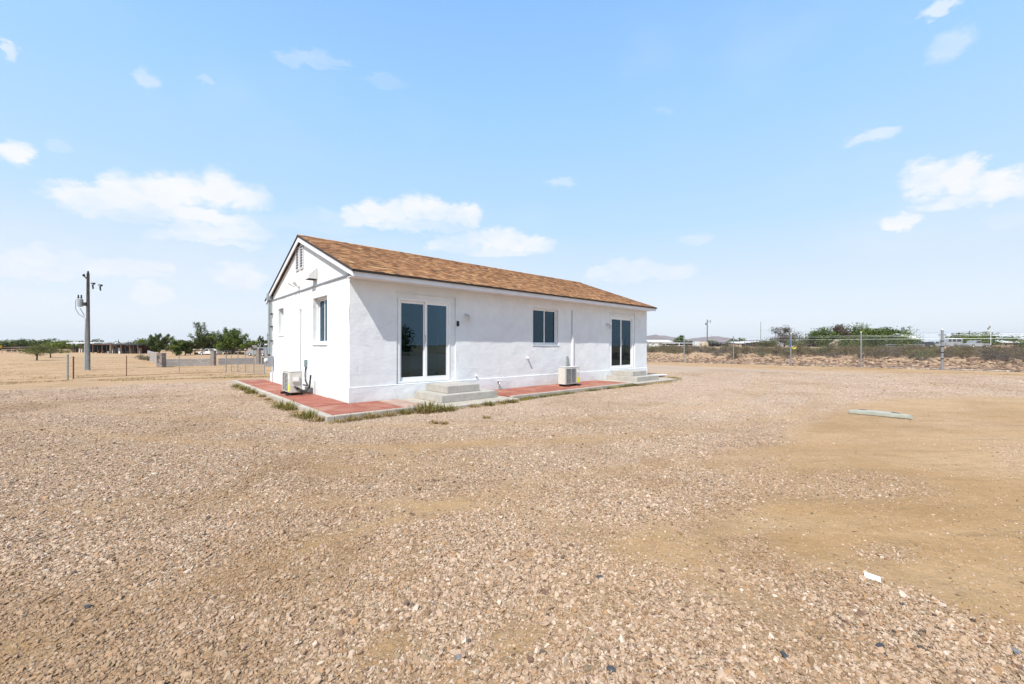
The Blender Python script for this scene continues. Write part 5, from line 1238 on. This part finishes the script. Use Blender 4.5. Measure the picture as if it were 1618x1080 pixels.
def cottage(px0, px1, Y, eave_y, ridge_y, lab, wallm, roofm, depth=7, name='distant_house', chimney=False, rot=0, win=3):
    X0 = (px0-809)/F_PX*Y; X1 = (px1-809)/F_PX*Y; g = tz((X0+X1)/2, Y); he = CAM_H+(HORIZ-eave_y)/F_PX*Y-g; hr = CAM_H+(HORIZ-ridge_y)/F_PX*Y-g; L = X1-X0
    r = empty(name, (X0, Y, g), rot, label=lab, cat='house')
    MB().prism([(0, -.2), (depth, -.2), (depth, he), (depth/2, hr-.1), (0, he)], 0, L, ax=0).build('wall', wallm, r)
    rf = MB().prism([(-.4, he-.12), (depth/2, hr), (depth+.4, he-.12), (depth+.4, he+.02), (depth/2, hr+.16), (-.4, he+.02)], -.35, L+.35, ax=0).build('roof', roofm, r)
    for i in range(win):
        x = L*(i+.5)/win; w_ = bx((x-.5, -.05, he*.45), (x+.5, -.002, he*.8)).build('window', 'far_white', r); bx((x-.42, -.07, he*.48), (x+.42, -.052, he*.77)).build('pane', 'car_glass', w_)
    if chimney: bx((L*.28, depth*.3, he), (L*.28+.42, depth*.3+.42, hr+1.35)).build('chimney', 'far_grey', rf)
    return r
cottage(1434, 1449, 84, 532.5, 526, 'pale house with chimney and light roof beside the dense grove', 'far_grey', 'far_white', 4.2, chimney=True, win=1, rot=.15)
cottage(386, 412, 112, 547, 544.5, 'tan house with flat pale eave behind the silver truck', 'far_tan', 'far_white', 6, win=3)
cottage(1025.5, 1060, 120, 539, 537, 'white long low building just right of the house corner', 'far_white', 'far_white', 6, win=3, name='low_building')
shed(1056, 1080, 112, 539.8, 'dark open shelter with light roof right of the white low building', roof='far_grey', cols=4, body='far_dark')
shed(1079, 1105, 112, 538.5, 'long dark shelter behind the first fence post', roof='far_dark', cols=4, body='far_dark')
shed(1120, 1160, 135, 540, 'long dark roofed shelter in the distance below the mountains', roof='far_dark', cols=5, body='far_dark')
shed(1190, 1212, 130, 537.5, 'white roofed awning at the foot of the thin mast', roof='far_white', cols=3, body='far_grey')
cottage(1160, 1172, 150, 541, 539.5, 'tiny tan hut on the horizon between the pole and the mast', 'far_tan', 'far_white', 5, win=1, name='hut')
cottage(1176, 1190, 150, 541.5, 539, 'tiny grey hut with white roof left of the mast', 'far_grey', 'far_white', 5, win=1, name='hut')
cottage(1582, 1625, 108, 539, 536, 'long low pale house under the trees at the right edge', 'far_tan', 'far_white', 6, win=3)
# slatted white pen and tank near the pole
def pen(px0, px1, Y, h, lab, mat='far_white', rails=3):
    X0, Y0_, z0 = far(px0, Y); X1 = (px1-809)/F_PX*Y; r = empty('rail_fence', (X0, Y, z0), label=lab, cat='fence'); L = X1-X0; n_ = max(2, int(L/2.4))
    for i in range(n_+1): bx((L*i/n_-.05, -.05, -.2), (L*i/n_+.05, .05, h)).build('post', mat, r)
    for k_ in range(rails): z = h*(k_+1)/rails-.08; bx((.051, -.02, z-.05), (L-.051, .02, z+.05)).build('rail', mat, r)
pen(1030, 1095, 88, 1.15, 'white rail fence in front of the low sheds right of the house', rails=2)
pen(3, 110, 105, 1.0, 'pale rail fence behind the young mesquite at the left', mat='far_tan', rails=2)
pen(1400, 1460, 74, .7, 'low grey rail fence in front of the pale house', mat='far_grey', rails=2)
X, Y, z = far(1101, 92); r = empty('water_tank_cage', (X, Y, z), label='white caged tank left of the pale utility pole', cat='tank')
bx((-.75, -.5, .1), (.75, .5, 1.35)).build('tank', 'far_white', r, bevel=.08)
for i in range(5): bx((-.78+i*.38, -.54, 0), (-.72+i*.38, -.505, 1.4)).build('cage_bar', 'galvanised', r)
X, Y, z = far(1113, 90); mb = MB(); rock(mb, (0, 0, .5), (.85, .8, .9), 0, 3.3, .5, I3, .25); mb.build('straw_pile', 'far_tan', loc=(X, Y, z), label='rounded tan heap at the foot of the pale utility pole', cat='heap')
for i, (px, Y, s, lab) in enumerate([(1575, 78, .9, 'pale tan boulder pile right of the flagpole'), (1590, 80, .6, 'second pale boulder pile further right of the flagpole'), (1183, 85, .5, 'small pale rock on the sand below the thin mast')]):
    X, Y, z = far(px, Y); mb = MB(); rock(mb, (0, 0, .15*s), (1.5*s, .8*s, .5*s), 0, i*2.2, .8, I2, .4); mb.build('boulder', 'rubble', loc=(X, Y, z), label=lab, cat='boulder')
# yellow slide shape at the far left edge
X, Y, z = far(-10, 96); MB().prism([(-.7, .9), (.7, 1.9), (1.0, 1.95), (-.1, .85)], 0, .9).build('yellow_chute', 'yellow_paint', loc=(X, Y, z), label='bright yellow chute at the extreme left edge', cat='chute')

# ------------------------------------------------------------------ vehicles
def vehicle(px, Y, L, H, body, lab, kind='suv', rot=0, cat='car', top=None, name='parked_car'):
    r = empty(name, far(px, Y), rot, label=lab, cat=cat); w = 1.8; h0 = .3
    if kind == 'pickup': pr = [(0, h0), (L, h0), (L, H*.55), (L*.97, H*.6), (L*.62, H*.6), (L*.60, H*.64), (L*.56, H), (L*.34, H), (L*.25, H*.63), (L*.03, H*.55), (0, H*.45)]; wins = [(.30, .56)]
    elif kind == 'van': pr = [(0, h0), (L, h0), (L, H*.97), (L*.97, H), (L*.24, H), (L*.12, H*.62), (0, H*.52)]; wins = [(.18, .36), (.4, .62), (.66, .92)]
    else: pr = [(0, h0), (L, h0), (L, H*.6), (L*.94, H*.95), (L*.88, H), (L*.38, H), (L*.27, H*.64), (L*.03, H*.56), (0, H*.45)]; wins = [(.33, .56), (.6, .85)]
    MB().prism(pr, -w/2, w/2).build('body', body, r, bevel=.04)
    for a, b in wins:
        for s_ in (-1, 1): MB().prism([(L*a, H*.66), (L*b, H*.66), (L*(b-.01), H*.92), (L*(a+.04), H*.92)], s_*(w/2+.002), s_*(w/2+.015)).build('window', 'car_glass', r)
    if top: bx((L*.26, -w/2+.05, H+.002), (L*.95, w/2-.05, H+.08)).build('roof_panel', top, r)
    for x in (L*.18, L*.80):
        for s_ in (-1, 1):
            wh = MB().lathe([(.2, -.1), (.33, -.1), (.34, 0), (.33, .1), (.2, .1)], (x, s_*(w/2-.08), .34), 'y', 14).build('wheel', 'tyre', r); MB().lathe([(.18, -.11), (.19, .11)], (x, s_*(w/2-.08), .34), 'y', 12).build('rim', 'light_metal', wh)
    return r
vehicle(394, 82, 4.6, 1.75, 'car_silver', 'silver sport utility vehicle parked behind the low wall near the house', rot=R(-8))
vehicle(1462, 92, 3.8, 1.45, 'car_silver', 'grey car parked left of the white topped van', 'suv')
vehicle(1487, 92, 3.9, 2.1, 'far_grey', 'grey van with a white roof behind the tall banded fence post', 'van', top='car_white', cat='van', name='parked_van')
vehicle(1525, 90, 4.6, 1.65, 'far_grey', 'grey pickup truck parked on the sand ridge left of the flagpole', 'pickup', cat='pickup truck', name='pickup_truck')
vehicle(1276, 88, 4.4, 1.2, 'car_red', 'dark red low car behind the brush left of the grove', 'suv')
vehicle(1384, 82, 4.6, 1.4, 'car_dark', 'dark car half hidden under the grove beside the pale house', 'suv')
vehicle(1437, 80, 4.2, 1.2, 'car_dark', 'small dark vehicle in front of the pale house', 'suv')
vehicle(318, 88, 4.0, 1.4, 'car_white', 'white vehicle in the shade of the open wooden shelter', 'suv')
vehicle(1315, 80, 4.8, 1.7, 'far_tan', 'old tan trailer half hidden at the left foot of the grove', 'van', cat='trailer', name='trailer')

# ------------------------------------------------------------------ behind the camera: what the glass doors mirror
T('mirror_side_tree', 2600, -0.1, 1, 1, 'leaf_dark', 900, 'x') if False else None
for i, (X, Y, h, w) in enumerate([(30, -18, 4.2, 7), (42, -8, 4.6, 8), (22, -30, 4, 7), (55, -22, 5, 9), (12, -36, 4.5, 8), (60, 2, 4, 8), (-8, -38, 4.5, 9)]):
    crown_tree('desert_tree', (X, Y, tz(X, Y)), h, w, .14, 'leaf_dark', 600+i, n_leaf=1200, leaf=.25, base=.15, label='dark desert tree seen only mirrored in the glass doors', cat='tree', group='trees mirrored in the door glass')

# ------------------------------------------------------------------ haze
hb_ = MB().box((-6700, -6700, -2.4), (6700, 6700, 190)); hz_ = hb_.build('haze', None, kind='stuff', label='thin pale desert haze over the plain')
hm = bpy.data.materials.new('haze'); hm.use_nodes = True; nt = hm.node_tree; nt.nodes.clear(); pv = nt.nodes.new('ShaderNodeVolumePrincipled'); om = nt.nodes.new('ShaderNodeOutputMaterial')
pv.inputs['Density Attribute'].default_value = ''; pv.inputs['Color Attribute'].default_value = ''; pv.inputs['Temperature Attribute'].default_value = ''
hm.cycles.homogeneous_volume = True
pv.inputs['Color'].default_value = (.93, .96, 1, 1); pv.inputs['Density'].default_value = .00007; pv.inputs['Anisotropy'].default_value = .2; nt.links.new(pv.outputs[0], om.inputs['Volume'])
hz_.data.materials.append(hm); hz_.display_type = 'WIRE'
